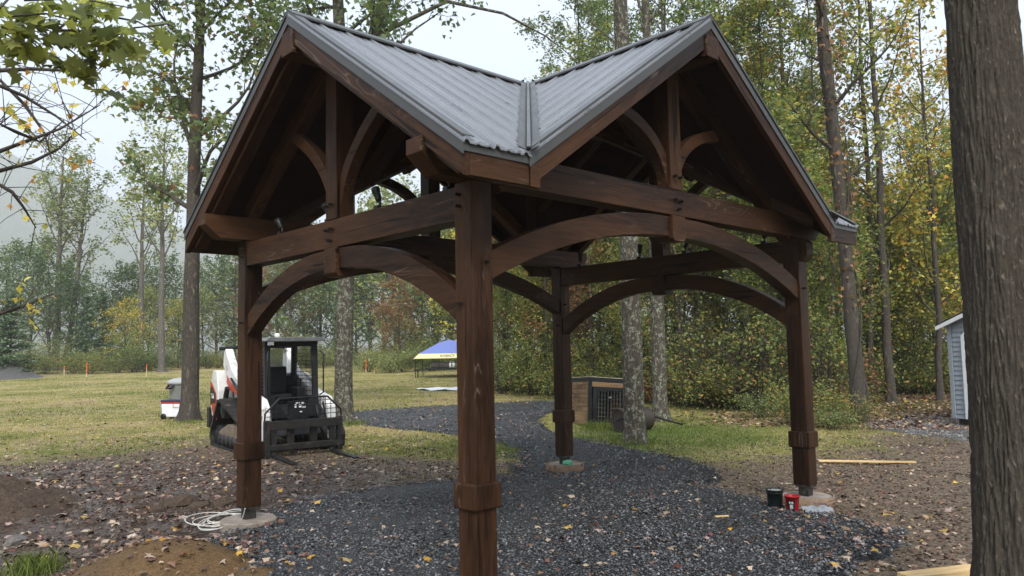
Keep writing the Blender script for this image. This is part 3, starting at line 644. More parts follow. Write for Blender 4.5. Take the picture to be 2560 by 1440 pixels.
def std_tree(seed, h, r, cs, spread, nl, leafmat, tpl, lsize, mult=1, jit=.09, subs=6, tw=4, step=.14, lean=(0, 0), wob=.03, up=.08, tilt=.7, ang=(35, 65), prof=None, nt=14, flare=1.5, rtop=.18):
    """returns Tree at the origin"""
    T = Tree(seed); k = 11; pts = []; x = y = 0
    for i in range(k):
        f = i/(k-1); x += T.rn.gauss(0, wob); y += T.rn.gauss(0, wob); pts.append(Vector((x+lean[0]*f*h, y+lean[1]*f*h, f*h)))
    pts[0] = Vector((0, 0, 0)); T.trunk(pts, [r*(1-(1-rtop)*(i/(k-1))**1.1) for i in range(k)], nt, flare)
    for i in range(nl):
        f = cs+(1-cs)*((i+T.rn.random())/nl); p, rr = T.at(f); a = i*2.4+T.rn.uniform(-.4, .4); e = R(T.rn.uniform(*ang)); g = (f-cs)/(1-cs)
        l = spread*(prof(g) if prof else (1-.62*g)*(.55+.9*min(1, g*3.2+.3)))*T.rn.uniform(.75, 1.2)
        T.limb(p, Vector((math.cos(a)*math.sin(e), math.sin(a)*math.sin(e), math.cos(e))), l, max(.018, rr*.42), up=up, subs=subs, tw=tw, leafstep=step)
    T.lm = T.foliage(mult, jit, lsize, leafmat, tpl, tilt=tilt)
    return T
def place(T, name, label, cat, bark, loc, rz=0, sc=1, group=None):
    t = T.make(name, label, cat, bark, T.lm, loc, group); t.rotation_euler.z = rz; t.scale = (sc, sc, sc); return t
def again(t, loc, rz, sc, label=None, szy=None):
    c = copy_tree(t); c.location = loc; c.rotation_euler.z = rz; c.scale = (sc, sc, sc*(szy or 1))
    if label: c['label'] = label
    return c
# --- trees that stand out one by one
T = std_tree(11, 17, .22, .27, 3.1, 24, L['maple'], STAR, .20, 3, .17, 7, 5, .16, (.012, -.01))
place(T, 'maple_tree', 'slim sparse-leaved maple with a rough grey trunk behind the trash can and cooler', 'tree', M['bark'], G(473, 1052))
# forked tree rising behind the loader
T = Tree(22); q = [Vector((0, 0, 0)), Vector((.02, 0, 1.5)), Vector((.05, -.03, 3)), Vector((.1, -.05, 4.6)), Vector((.12, -.02, 6.0))]
T.trunk(q, [.225, .21, .2, .19, .18], 16, 1.5); f = q[-1]
for dx, dy, sd3 in ((-.04, .03, 0), (.16, -.12, 1)):
    st = [f+Vector((dx*h, dy*h, h)) for h in (0, 1.6, 3.3, 5.2, 7.5, 10)]; T.tr.tube(st, [.17, .165, .15, .12, .08, .03], 12); T.tp, T.trd = st, [.17, .165, .15, .12, .08, .03]
    for i in range(13):
        ff = .08+.9*i/13; p, rr = T.at(ff); a = i*2.4+sd3; e = R(T.rn.uniform(45, 75)); T.limb(p, Vector((math.cos(a)*math.sin(e), math.sin(a)*math.sin(e), math.cos(e))), 3.6*(1-.5*ff)*T.rn.uniform(.7, 1.1), rr*.4, up=.02, subs=7, tw=4, leafstep=.16)
T.lm = T.foliage(3, .16, .18, L['maple'], STAR)
# long bare limb reaching over the roof valley
b0 = f+Vector((.4, -.3, 3.4)); T.mb.tube([b0, b0+Vector((1.5, -1.3, 1.0)), b0+Vector((2.6, -2.2, .7)), b0+Vector((3.4, -2.9, .1)), b0+Vector((3.9, -3.4, -.5))], [.07, .05, .035, .02, .008], 6)
place(T, 'forked_tree', 'lichen-spotted tree that forks high up, standing behind the loader', 'tree', M['barklichen'], G(858, 1055))
T = std_tree(33, 15, .19, .52, 3.0, 12, L['olive'], STAR, .15, 1, .1, 6, 4, .15, (-.004, 0), .012, rtop=.35)
place(T, 'lichen_tree', 'straight grey tree covered in pale green lichen in front of the dog kennel', 'tree', M['barklichen'], G(1588, 1108))
T = std_tree(34, 16, .17, .46, 3.2, 14, L['olive'], STAR, .15, 1, .1, 6, 4, .15, (-.006, 0), .015)
place(T, 'lichen_tree', 'thinner lichen-covered grey tree standing just beyond the lawn roller', 'tree', M['barklichen'], G(1651, 1052))
# vine-clad leaning pair at the wood's edge
T = Tree(44); u2 = _r2; base = Vector((0, 0, 0))
q = [base+_r2*a+Vector((0, 0, z)) for a, z in ((0, 0), (-.02, 1.2), (-.07, 2.6), (-.13, 4.2), (-.2, 6), (-.3, 8), (-.38, 10), (-.42, 13), (-.45, 16))]
T.trunk(q, [.172, .15, .135, .125, .115, .1, .085, .06, .03], 16, 1.5)
for i in range(9):
    ff = .42+.56*i/9; p, rr = T.at(ff); a = i*2.4; e = R(T.rn.uniform(35, 70)); T.limb(p, Vector((math.cos(a)*math.sin(e), math.sin(a)*math.sin(e), math.cos(e))), 2.8*(1-.4*ff)*T.rn.uniform(.7, 1.1), rr*.45, subs=6, tw=4, leafstep=.16)
q2 = [base+_r2*a+Vector((.1, .25, z)) for a, z in ((.16, 0), (.14, 1.5), (.05, 3.5), (-.05, 5.6), (-.2, 8), (-.2, 11), (-.1, 15))]
T.tr.tube(q2, [.1, .095, .09, .08, .066, .05, .03], 10)
for k in range(3):      # vines twisting up the trunk
    vp = []
    for i in range(40):
        z = i*.16; p, rr = T.at(min(1, z/16)); a = z*(.9+k*.3)+k*2.2; vp.append((p.x+math.cos(a)*(rr+.02), p.y+math.sin(a)*(rr+.02), z+.02))
    T.mb.tube(vp, .018, 5)
lm0 = T.foliage(1, .1, .15, L['olive'], STAR); vine = []
for i in range(650):
    z = T.rn.uniform(2.2, 11); p, rr = T.at(z/16); a = T.rn.uniform(0, 6.3); rr = rr+abs(T.rn.gauss(.08, .2)); vine.append((p.x+math.cos(a)*rr, p.y+math.sin(a)*rr, z))
T.lm = lm0; vt = place(T, 'vine_covered_tree', 'old leaning tree twined with reddish vines at the edge of the woods', 'tree', M['bark'], G(2150, 1056))
link('vine_leaves', leaf_me('vine_leaves', np.array(vine), T.rg.uniform(.08, .15, len(vine)), T.rg, STAR, L['rust'], .8), vt)
T = std_tree(55, 15, .125, .22, 2.0, 18, L['yellow'], STAR, .15, 1, .12, 6, 4, .17, (-.01, 0), .03)
place(T, 'yellow_tree', 'thin straight tree with bright yellow leaves left of the shed', 'tree', M['bark'], G(2230, 1006))
T = std_tree(56, 11, .09, .12, 2.4, 22, L['yellow'], STAR, .15, 2, .14, 6, 4, .13, (.01, 0), .03)
place(T, 'yellow_tree', 'bushy yellow-leaved young tree behind the shed', 'tree', M['bark'], D(2345, 24))
# foreground trunk at the right
T = Tree(66); q = [Vector((0, 0, 0)), Vector((0, 0, .5)), Vector((-.0, 0, 1.2)), Vector((-.01, 0, 2.2)), Vector((-.02, .0, 3.5)), Vector((-.03, .01, 5.5)), Vector((-.04, 0, 8)), Vector((0, 0, 11))]
T.trunk(q, [.212, .2, .195, .191, .186, .178, .16, .1], 12, 0); T.tr = MB(); nA, nZ = 240, 420; vs = []
from mathutils import noise as mno
for iz in range(nZ):
    f = (iz/(nZ-1))**1.35; z = -.1+7.6*f; p, rr = T.at(max(0, z)/11*.97); rr = rr*.99+.11*math.exp(-max(0, z)/.28)
    for ia in range(nA):
        a = 2*math.pi*ia/nA; ca, sa = math.cos(a), math.sin(a); w = 1+.09*math.exp(-max(0, z)/.5)*math.sin(a*5+1)
        wq = mno.noise(Vector((ca*2, sa*2, z*2.2)))*.5; d = min(1, abs(mno.noise(Vector((ca*8+wq, sa*8, z*2.4))))*3.2)*.016+min(1, abs(mno.noise(Vector((ca*17+5, sa*17+wq, z*6))))*3)*.009+mno.noise(Vector((ca*1.2, sa*1.2, z*.8)))*.012
        vs.append((p.x+ca*(rr*w-.012+d), p.y+sa*(rr*w-.012+d), z))
T.tr.add(vs, [(i*nA+j, i*nA+(j+1) % nA, (i+1)*nA+(j+1) % nA, (i+1)*nA+j) for i in range(nZ-1) for j in range(nA)], 0, True); T.tr.tube([(0, 0, 7.3), (0, 0, 9), (0, 0, 11)], [.16, .13, .06], 16)
for i in range(8):
    p, rr = T.at(.66+.34*i/8); a = i*2.4+2; T.limb(p, Vector((math.cos(a), math.sin(a), .7)), 2.6*T.rn.uniform(.7, 1.1), .06, subs=5, tw=4, leafstep=.2)
T.lm = T.foliage(1, .1, .16, L['maple'], STAR)
place(T, 'foreground_tree', 'large furrowed dark tree trunk beside the fresh lumber and the shed', 'tree', M['barkdark'], D(2512, 5.6))
# tall pale trees on the far side of the field
for i, (px, py, h, r, ln, lab) in enumerate(((137, 926, 20, .36, (.01, 0), 'tall pale-barked tree near the gravel heap with a thick straight trunk'), (160, 926, 18, .29, (.06, -.05), 'tall pale-barked tree leaning away from its thicker neighbour beside the rail fence'),
        (347, 924, 19, .28, (.012, 0), 'tall pale-barked tree beyond the ornamental grass bed, slightly tilted'), (405, 930, 19, .28, (.0, 0), 'tall straight pale-barked tree at the field edge beyond the maple'))):
    T = std_tree(70+i, h, r, .42, 4.6, 16, L['pale'], DIAM, .30, 2, .2, 6, 4, .24, ln, .05, nt=10, ang=(22, 55))
    place(T, 'pale_tree', lab, 'tree', M['barkpale'], G(px, py))
# --- the wood behind the pavilion
GW = 'trees of the wood behind the pavilion'
wl = [('olive', 'tall leafy green-olive tree'), ('yellow', 'tall yellowing tree'), ('dark', 'tall dark green tree'), ('maple', 'tall fresh green tree')]
protos = []
for i, (k, lab) in enumerate(wl):
    T = std_tree(100+i, 15+i, .15, .22, 3.0, 24, L[k], OVAL, (.16, .17, .13, .15)[i], 8, .17, 7, 4, .40, (0, 0), .06, nt=8)
    protos.append((T, lab))
sap = []
for i, (k, lab) in enumerate((('yellow', 'yellow-leaved sapling'), ('olive', 'olive green sapling'), ('shrub', 'thin-stemmed green sapling'), ('rust', 'rusty brown-leaved sapling'))):
    T = std_tree(120+i, 6.2, .05, .1, 1.8, 20, L[k], OVAL, (.14, .11, .10, .11)[i], 6, .15, 5, 4, .28, (0, 0), .06, nt=6, flare=0, ang=(30, 65)); sap.append((T, lab))
def shrub(seed, leaf, h=1.5, w=1.0, n=16, lsz=.1, mult=2):
    T = Tree(seed)
    for i in range(n):
        a = T.rn.uniform(0, 6.3); e = R(T.rn.uniform(5, 55)); T.branch(Vector((math.cos(a)*.1, math.sin(a)*.1, 0)), Vector((math.cos(a)*math.sin(e), math.sin(a)*math.sin(e), math.cos(e))), h*T.rn.uniform(.6, 1.1), .014, 9, .09, .02)
    T.lm = T.foliage(mult, .11, lsz, leaf, DIAM); return T
shr = [(shrub(140, L['shrub'], 1.7), 'low leafy green shrub'), (shrub(141, L['olive'], 2.3), 'tall olive shrub'), (shrub(142, L['pale'], 1.2), 'small bright green bush'), (shrub(143, L['rust'], 1.1), 'small reddish brown bush')]
def brush(seed, leaf):
    T = Tree(seed)
    for i in range(22):
        a = T.rn.uniform(0, 6.3); e = R(T.rn.uniform(8, 50)); d = Vector((math.cos(a)*math.sin(e), math.sin(a)*math.sin(e), math.cos(e))); pts = T.path(Vector((math.cos(a)*.15, math.sin(a)*.15, 0)), d, T.rn.uniform(1.6, 3.2), 7, .1, -.05); T.mb.tube(pts, [.016, .015, .013, .011, .009, .007, .005, .003], 5, 0, False)
        for q in range(4): i2 = T.rn.randrange(2, 7); T.branch(pts[i2], pts[min(7, i2+1)]-pts[i2]+Vector((T.rn.gauss(0, .3), T.rn.gauss(0, .3), .1)), .6, .006, 3, .2)
    T.lm = T.foliage(1, .08, .11, leaf, OVAL); return T
shr.append((brush(145, L['shrub']), 'tangled brush of bare arching stems'))
def make_proto(name, T, lab, bark, group, cat):
    t = empty(name); tag(t, lab, cat, group)
    if T.tr.v: T.tr.build('trunk', bark, t); T.mb.build('branches', M['twig'], t)
    else: T.mb.build('stems', M['twig'], t)
    link('crown' if cat == 'tree' else 'foliage', T.lm, t); return t
rn = random.Random(5)
def where(px):
    for lim, w in ((1420, 'in the wood beside the gravel drive'), (1600, 'in the wood behind the dog kennel'), (1800, 'in the wood behind the lawn roller'), (2060, 'in the wood beyond the post with the buckets'), (2200, 'in the wood around the vine-covered tree'), (9999, 'in the wood behind the shed')):
        if px < lim: return ' '+w
def where_far(px):
    for lim, w in ((120, 'across the field near the gravel heap'), (320, 'across the field behind the rail fence'), (560, 'across the field beyond the grass bed'), (900, 'across the field beyond the track loader'), (9999, 'across the field beyond the canopy tent')):
        if px < lim: return ' '+w
class Series:
    def __init__(s, items, name, bark, group, cat): s.it = items; s.first = {}; s.a = (name, bark, group, cat)
    def put(s, k, loc, rz, sc, zs=1, at=''):
        T, lab = s.it[k]; name, bark, group, cat = s.a; o = s.put_(k, loc, rz, sc, zs); o['label'] = lab+at; return o
    def put_(s, k, loc, rz, sc, zs):
        T, lab = s.it[k]; name, bark, group, cat = s.a
        if k not in s.first:
            t = make_proto(name, T, lab, bark, group, cat); s.first[k] = t; t.location = loc; t.rotation_euler.z = rz; t.scale = (sc, sc, sc*zs); return t
        return again(s.first[k], loc, rz, sc, None, zs)
TW = Series(protos, 'woodland_tree', M['bark'], GW, 'tree'); SW = Series(sap, 'sapling', M['twig'], 'saplings of the wood', 'sapling'); HW = Series(shr, 'shrub', M['twig'], 'shrubs at the edge of the wood', 'shrub')
edge = [(1150, 44), (1240, 28), (1400, 25), (1560, 23.5), (1700, 21.5), (1880, 20.5), (2060, 19.5), (2200, 24.5), (2420, 27)]
def edged(px):
    for (a, d0), (b, d1) in zip(edge, edge[1:]):
        if a <= px <= b: return d0+(d1-d0)*(px-a)/(b-a)
    return 30
# tall trees: density follows what the photograph shows above the roofs
for px, dd, k, sc in ((1262, 14, 3, .62), (1300, 9, 0, .6), (1360, 20, 3, .8), (1425, 8, 0, .62), (1468, 5, 3, .85), (1500, 14, 1, .72), (1545, 10, 3, .95), (1600, 16, 0, .95), (1660, 9, 0, .9), (1700, 5, 2, .9), (1745, 12, 3, 1.0), (1800, 6, 0, .95), (1850, 14, 2, 1.0), (1895, 5, 1, .9), (1940, 10, 0, 1.05), (1990, 4, 3, .95), (2040, 12, 2, .8), (2080, 6, 0, .7), (2190, 12, 1, .5), (2265, 10, 0, .5), (2330, 18, 2, .55), (2380, 8, 3, .6), (2430, 12, 0, 1.0), (2500, 14, 1, .9), (2560, 10, 0, 1.0),
        (1330, 30, 2, .7), (1450, 32, 2, .75), (1570, 30, 2, .9), (1680, 28, 2, .95), (1780, 30, 2, 1.0), (1880, 26, 2, 1.0), (1980, 28, 2, .8), (2080, 24, 2, .6), (2170, 30, 2, .6), (2260, 34, 2, .5), (2350, 28, 2, .55), (2450, 32, 2, .9), (2640, 12, 0, .9), (2720, 18, 1, .85), (2800, 12, 3, .95), (2900, 16, 0, 1)):
    TW.put(k, D(px, edged(px)+dd), rn.uniform(0, 6.3), sc*rn.uniform(.93, 1.07)*(.80 if px > 1720 else .93 if px > 1620 else 1), at=where(px))
for i in range(50):
    px = 1225+(2470-1225)*((i*.618034) % 1); dd = rn.choice((.6, 1.5, 3, 4.5, 7, 10)); k = rn.choice((1, 2, 2, 1, 1, 2, 0, 3)) if px < 2050 else rn.choice((0, 0, 1, 1, 2))
    if 2100 < px < 2200 and dd < 3: dd = 5
    SW.put(k, D(px, edged(px)+dd), rn.uniform(0, 6.3), rn.uniform(.6, 1.15), rn.uniform(.9, 1.2), at=where(px))
for i in range(58):
    px = 1190+(2460-1190)*((i*.618034+.3) % 1); dd = rn.uniform(-.6, 3.5); k = rn.choice((0, 0, 1, 1, 2, 3)); p = D(px, edged(px)+dd+.5)
    if 2160 < px < 2480: p = D(px, edged(px)+1.5+dd)
    HW.put(k, p, rn.uniform(0, 6.3), rn.uniform(.6, 1.15), at=where(px))
for px, dd, sc in ((1255, -.3, .8), (1330, .2, .9), (1700, -.2, 1.0), (1740, .3, 1.15), (1780, -.3, .9), (1830, .2, 1.1), (1880, -.4, 1.0), (1945, .1, .9), (2075, .2, .8), (2250, 1, .8), (2310, .8, .9), (1640, 1, 1)): HW.put(4, D(px, edged(px)+dd), rn.uniform(0, 6.3), sc, at=where(px))
for px, py, k, sc in ((1010, 930, 2, 1.3), (1080, 928, 0, 1.3), (980, 932, 2, 1.0), (920, 930, 2, 1.2), (2105, 1062, 0, .45), (2080, 1075, 2, .4), (1985, 1060, 0, .6), (1900, 1045, 2, .5)):
    o = HW.put(k, G(px, py), rn.uniform(0, 6.3), sc, at=where(px) if px > 1200 else where_far(px))
    if px < 1200: o['group'] = 'brush along the far side of the field'
# slender poles standing free along the edge
pg = []
for i in range(3): pg.append((std_tree(180+i, 12.5, (.075, .06, .09)[i], .42, 1.7, 13, L[('olive', 'yellow', 'olive')[i]], OVAL, .13, 3, .14, 5, 4, .26, (.01*(i-1), .008), .05, nt=8, flare=1.3), ('slender grey pole tree with green crown', 'slender pole tree with yellow leaves', 'straight young tree with bare lower trunk')[i]))
PG = Series(pg, 'pole_tree', M['bark'], 'slender pole trees at the edge of the wood', 'tree')
for px, dd, k, sc in ((1262, 1.0, 0, .8), (1318, 3, 2, .9), (1372, .4, 0, .85), (1383, 5, 1, .9), (1478, .6, 0, .95), (1535, 4, 2, .9), (1700, 1.5, 2, 1.15), (1745, 5, 0, 1), (1815, 2.5, 2, 1.0), (1862, 6, 2, 1.1), (1922, 3.5, 0, .95), (2062, 3, 1, 1.0), (2098, 6, 0, 1.1), (2178, 1.2, 2, 1.15), (2292, 2.5, 1, .8), (2335, 1.0, 0, .75), (2385, 4, 1, .85)):
    PG.put(k, D(px, edged(px)+dd), rn.uniform(0, 6.3), sc, at=where(px))
# --- far side of the field
def conifer(seed, h, w, leaf):
    T = Tree(seed); T.trunk([Vector((0, 0, z*h)) for z in (0, .3, .6, 1)], [.2, .15, .09, .02], 7, 0)
    z = h*.08
    while z < h*.97:
        f = z/h; nb = 7
        for j in range(nb):
            a = T.rn.uniform(0, 6.3); l = w*(1-f)**.85*T.rn.uniform(.7, 1.1)+.15; d = Vector((math.cos(a), math.sin(a), T.rn.uniform(-.05, .3)))
            pts = T.path(Vector((0, 0, z)), d, l, 4, .06, .02); T.mb.tube(pts, [.03, .024, .018, .012, .006], 3, 0, False)
            for q in range(int(9+l*16)): t = T.rn.uniform(.2, 1.05); T.pt.append(pts[0].lerp(pts[-1], t)+Vector((T.rn.gauss(0, .13*l), T.rn.gauss(0, .13*l), T.rn.gauss(-.04, .07))))
        z += h*.055
    T.lm = T.foliage(1, .08, .42, leaf, DIAM, tilt=.45); return T
FG = 'trees along the far side of the field'
ft = [(conifer(150, 10, 3.2, L['farpine']), 'broad soft green pine'), (conifer(151, 12, 3.0, L['farpine']), 'tall narrow evergreen')]
for i, (k, lab) in enumerate((('fardark', 'dark round-crowned tree'), ('pale', 'light green broad tree'), ('rust', 'low orange-brown tree'), ('yellow', 'yellowing tree'), ('maple', 'mid green tree'))):
    ft.append((std_tree(160+i, 12, .2, .12, 4.6, 26, L[k], DIAM, .36, 2, .3, 6, 4, .34, (0, 0), .08, nt=7, flare=0, ang=(35, 75)), lab))
FT = Series(ft, 'field_edge_tree', M['bark'], FG, 'tree')
for px, d, k, sc in ((-60, 66, 0, .9), (25, 62, 0, .82), (75, 90, 2, 1.35), (10, 96, 2, 1.35), (120, 78, 2, 1.05), (175, 92, 4+2, 1.2), (190, 80, 2, .9), (215, 76, 1, .85), (255, 74, 0, .95), (300, 90, 2, 1.2), (312, 72, 5, .62), (330, 92, 6, 1.2), (372, 80, 3, .8), (400, 92, 2, 1.2), (445, 78, 5, .7), (455, 94, 2, 1.25), (505, 80, 3, .8), (540, 90, 2, 1.2), (585, 84, 6, 1.1), (640, 92, 2, 1.3), (690, 76, 4, .85), (725, 72, 6, .85), (760, 82, 2, 1.1), (800, 78, 6, 1.0), (840, 88, 2, 1.2), (890, 72, 2, .8), (930, 84, 3, 1.2), (985, 66, 3, 1.12), (1000, 58, 4, .48), (1055, 74, 2, 1.05), (1095, 62, 2, .75), (1130, 56, 6, .85), (1165, 52, 5, .75), (1200, 60, 3, 1.1), (1180, 76, 2, 1.2), (960, 96, 2, 1.3), (860, 100, 2, 1.3), (1090, 90, 2, 1.35)):
    FT.put(k, D(px, d), rn.uniform(0, 6.3), sc*rn.uniform(.94, 1.06)*(.68 if px < 560 else .92 if px < 900 else 1), at=where_far(px))
# hedge-like brush closing the foot of the field trees
for i in range(30):
    px = -40+1240*((i*.618034) % 1); HW.put(rn.choice((0, 1, 0, 2)), D(px, rn.uniform(64, 76) if px < 900 else rn.uniform(54, 66)), rn.uniform(0, 6.3), rn.uniform(.9, 1.6), at=where_far(px))['group'] = 'brush along the far side of the field'
# --- maple spray reaching in overhead, each leaf its own part
def at_px(px, py, dist):
    d = _fw*1913.08+_r2*(px-1280)+_u2*(720-py); return CAMP+d.normalized()*dist
om = tag(empty('overhanging_maple', D(-900, 4.2)), 'leafy maple whose drooping branch hangs over the top corner, large dull green leaves', 'tree')
ob = om.location.copy(); MB().tube([(0, 0, -.1), (0, 0, 2), (.05, 0, 4), (.1, 0, 6)], [.16, .14, .12, .05], 12).build('trunk', M['bark'], om)
bm_ = MB(); main = [Vector((.05, 0, 4.0)), at_px(-380, -60, 4.6)-ob, at_px(0, 30, 4.9)-ob, at_px(150, 75, 5.0)-ob, at_px(250, 105, 5.05)-ob, at_px(335, 100, 5.1)-ob]
bm_.tube(main, [.05, .03, .016, .011, .008, .004], 7)
rr_ = random.Random(9); tips = []
for (ax, ay, bx, by) in ((0, 35, 120, 92), (20, 40, 200, 55), (150, 75, 330, 105), (250, 105, 420, 60), (150, 70, 240, 20), (0, 65, 110, 130), (100, 85, 215, 160), (200, 95, 300, 130), (270, 40, 420, 95), (0, 20, 60, -20), (120, 40, 300, -10), (-30, 90, 60, 110), (200, 130, 235, 185), (60, 0, 330, 20)):
    a = at_px(ax, ay, 5+rr_.uniform(-.3, .3))-ob; b = at_px(bx, by, 5+rr_.uniform(-.4, .4))-ob; m = (a+b)/2+Vector((0, 0, .03)); bm_.tube([a, m, b], [.007, .005, .003], 5)
    for i in range(15): tips.append(a.lerp(b, rr_.uniform(.1, 1.08)))
bm_.build('branch', M['twig'], om)
lms = []; rgl = np.random.default_rng(8)
for i in range(6):
    me = leaf_me('leaf', np.zeros((1, 3)), np.array([1.0]), rgl, MAPLE, L['over'], 0, .22, 0); lms.append(me)
def leaf_obj(i, parent, loc, size, mt, tilt=.55, droop=.5, name='leaf'):
    o = link(name, mt[i % len(mt)], parent); o.location = loc; o.scale = (size,)*3
    o.rotation_euler = (rr_.gauss(droop, tilt), rr_.gauss(0, tilt), rr_.uniform(0, 6.3)); return o
for i, p in enumerate(tips): leaf_obj(i, om, p+Vector((rr_.gauss(0, .06), rr_.gauss(0, .06), rr_.gauss(-.05, .05))), rr_.uniform(.085, .145), lms, .5, .4)
# thin branches with a few yellow leaves, tree standing just out of sight at the left
yt = tag(empty('tulip_tree', D(-420, 11)), 'almost bare branches carrying scattered small yellow leaves, reaching in before the hill', 'tree'); yb = yt.location.copy()
MB().tube([(0, 0, -.1), (0, 0, 3), (.1, .05, 6), (.1, .1, 9)], [.14, .12, .09, .04], 10).build('trunk', M['bark'], yt); ym = MB(); yl = []; lowb = MB()
for pts in (((-420, 500), (-60, 400), (60, 355), (150, 322), (250, 262)), ((-420, 520), (-50, 440), (80, 405), (150, 370), (190, 330)), ((-420, 300), (-60, 190), (60, 240), (140, 290), (215, 350)), ((-420, 240), (-50, 178), (80, 172), (200, 178), (250, 185)), ((-400, 250), (-30, 170), (60, 260), (110, 330), (130, 400)), ((-420, 560), (-40, 440), (30, 480), (60, 520), (90, 570)), ((-420, 900), (-20, 790), (60, 765), (130, 735)), ((-420, 420), (-20, 300), (40, 330), (100, 355), (160, 300))):
    w = [at_px(x, y, 11+rr_.uniform(-.5, .5))-yb for x, y in pts]; w[0] = Vector((0, 0, max(.5, w[0].z))); k = len(w); ym_ = MB(); ym_.tube(w, [.035*(1-.9*i/(k-1))+.003 for i in range(k)], 5)
    for q in range(16):
        i = rr_.randrange(1, k-1); b = w[i].lerp(w[i+1], rr_.random()); d = Vector((rr_.gauss(0, .25), rr_.gauss(0, .25), rr_.gauss(0, .22))); ym_.tube([b, b+d*.6+Vector((0, 0, .03)), b+d*1.3], [.006, .004, .002], 4)
        for _ in range(rr_.choice((0, 1, 1, 2))): yl.append(tuple(b+d*rr_.uniform(.7, 1.35)))
    ym_.build('branch', M['twig'], yt)
link('crown', leaf_me('crown', np.array(yl), rgl.uniform(.07, .14, len(yl)), rgl, STAR, L['yellow'], .9, .25, .5, np.clip(rgl.normal(.72, .2, len(yl)), 0, 1)), yt)
# ------------------------------------------------------------------ hills and haze
hn = 70; hu = np.linspace(0, 1, hn); hx, hy = np.meshgrid(np.linspace(-1200, 1500, hn*2), np.linspace(900, 1560, hn), indexing='ij')
ridge = 372*np.exp(-((hx+80)/860)**2)*np.clip((hy-900)/480, 0, 1)**.8
hzv = ridge*(1+.10*sn(hx, hy, .0055, 2))+sn(hx, hy, .05, 3)*9*np.clip((hy-900)/120, 0, 1)+sn(hx, hy, .3, 8)*3*np.clip((hy-900)/120, 0, 1)-1
a2 = (np.arange(hn*2-1)[:, None]*hn+np.arange(hn-1)[None]).ravel(); hf = np.stack([a2, a2+hn, a2+hn+1, a2+1], 1).ravel()
t = NT('hill_forest'); v = t.vec(); t.bump(t.noise(v, .35, 6, .7), 4); M['hill'] = t.set(Base_Color=t.ramp(t.noise(v, .12, 7, .7), (.3, (.03, .045, .02)), (.6, (.07, .085, .03)), (.75, (.13, .09, .035))), Roughness=.9)
tag(link('hills', np_mesh('hills', np.stack([hx, hy, hzv], -1).reshape(-1, 3), hf, [4]*(len(hf)//4), M['hill'], smooth=True)), kind='structure')
HM = bpy.data.materials.new('haze'); HM.use_nodes = True; HM.node_tree.nodes.clear()
ho = HM.node_tree.nodes.new('ShaderNodeOutputMaterial'); hv = HM.node_tree.nodes.new('ShaderNodeVolumePrincipled'); HM.node_tree.links.new(hv.outputs[0], ho.inputs['Volume'])
hv.inputs['Color'].default_value = (.97, .985, 1, 1); hv.inputs['Density'].default_value = 0.0006; hv.inputs['Anisotropy'].default_value = .15
tag(MB().box(-1620, 1620, -1620, 1620, -8, 425).build('haze', HM), 'thin pale mist filling the air over the field and hill', 'haze', kind='stuff')
# ------------------------------------------------------------------ grass
def grass_mat():
    t = NT('grass_blades'); a = t.n('ShaderNodeAttribute', attribute_name='rnd'); c = t.ramp(a.outputs['Fac'], (0, (.10, .15, .03)), (.4, (.22, .26, .06)), (.7, (.42, .38, .12)), (1, (.6, .48, .22)))
    t.set(Base_Color=c, Roughness=.5); tr = t.n('ShaderNodeBsdfTranslucent'); t.l(c, tr.inputs[0]); m = t.n('ShaderNodeMixShader'); m.inputs[0].default_value = .35
    t.l(t.b.outputs[0], m.inputs[1]); t.l(tr.outputs[0], m.inputs[2]); t.l(m.outputs[0], t.out.inputs[0]); return t.mat
M['grass'] = grass_mat()
def blades(name, P, h, w, rnd, seed, lean=.35):
    rg = np.random.default_rng(seed); N = len(P); a = rg.uniform(0, 6.28, N); d = np.stack([np.cos(a), np.sin(a), 0*a], 1); b = rg.uniform(0, 6.28, N)
    tip = np.stack([np.cos(b)*lean*h, np.sin(b)*lean*h, h], 1)*rg.uniform(.6, 1.25, (N, 1)); mid = tip*np.array([.35, .35, .6])
    v = np.stack([P-d*w[:, None], P+d*w[:, None], P+mid+d*w[:, None]*.7, P+tip, P+mid-d*w[:, None]*.7], 1)
    return link(name, np_mesh(name, v.reshape(-1, 3), np.arange(N*5), [5]*N, M['grass'], rnd))
rg = np.random.default_rng(77)
def polar(N, px0, px1, d0, d1, pw=1.0):
    q = np.array([tuple(D(p, 1).xy) for p in (px0, (px0+px1)/2, px1)]); a = np.arctan2(q[:, 1]-CAMP.y, q[:, 0]-CAMP.x); an = rg.uniform(a[2], a[0], N)+rg.normal(0, .035, N); r = d0+(d1-d0)*rg.random(N)**pw
    return CAMP.x+np.cos(an)*r, CAMP.y+np.sin(an)*r, r
def ga(x, y, cx, cy, rx, ry): return np.exp(-(((x-cx)/rx)**2+((y-cy)/ry)**2))
def grassy(x, y):
    worn = ga(x, y, -1.5, 1.0, 6.0, 6.0)+1.1*ga(x, y, 8, -4, 7.5, 4.4)+ga(x, y, -4, 5, 4.4, 4.6)+.5*ga(x, y, .5, 7, 1.5, 2)-1.2*ga(x, y, 5.6, 2.8, 2.6, 2.2)-1.0*ga(x, y, 2.8, 6.0, 1.5, 1.9)
    ok = rg.random(len(x)) < 1/(1+np.exp((worn+.35*sn(x, y, 1.9, 3)+.22*sn(x, y, 5.3, 9)-.34)/.17))
    for nm in ('gravel_pad', 'gravel_drive', 'gravel_apron'): ok &= ~in_poly(x, y, POLYS[nm])
    return ok
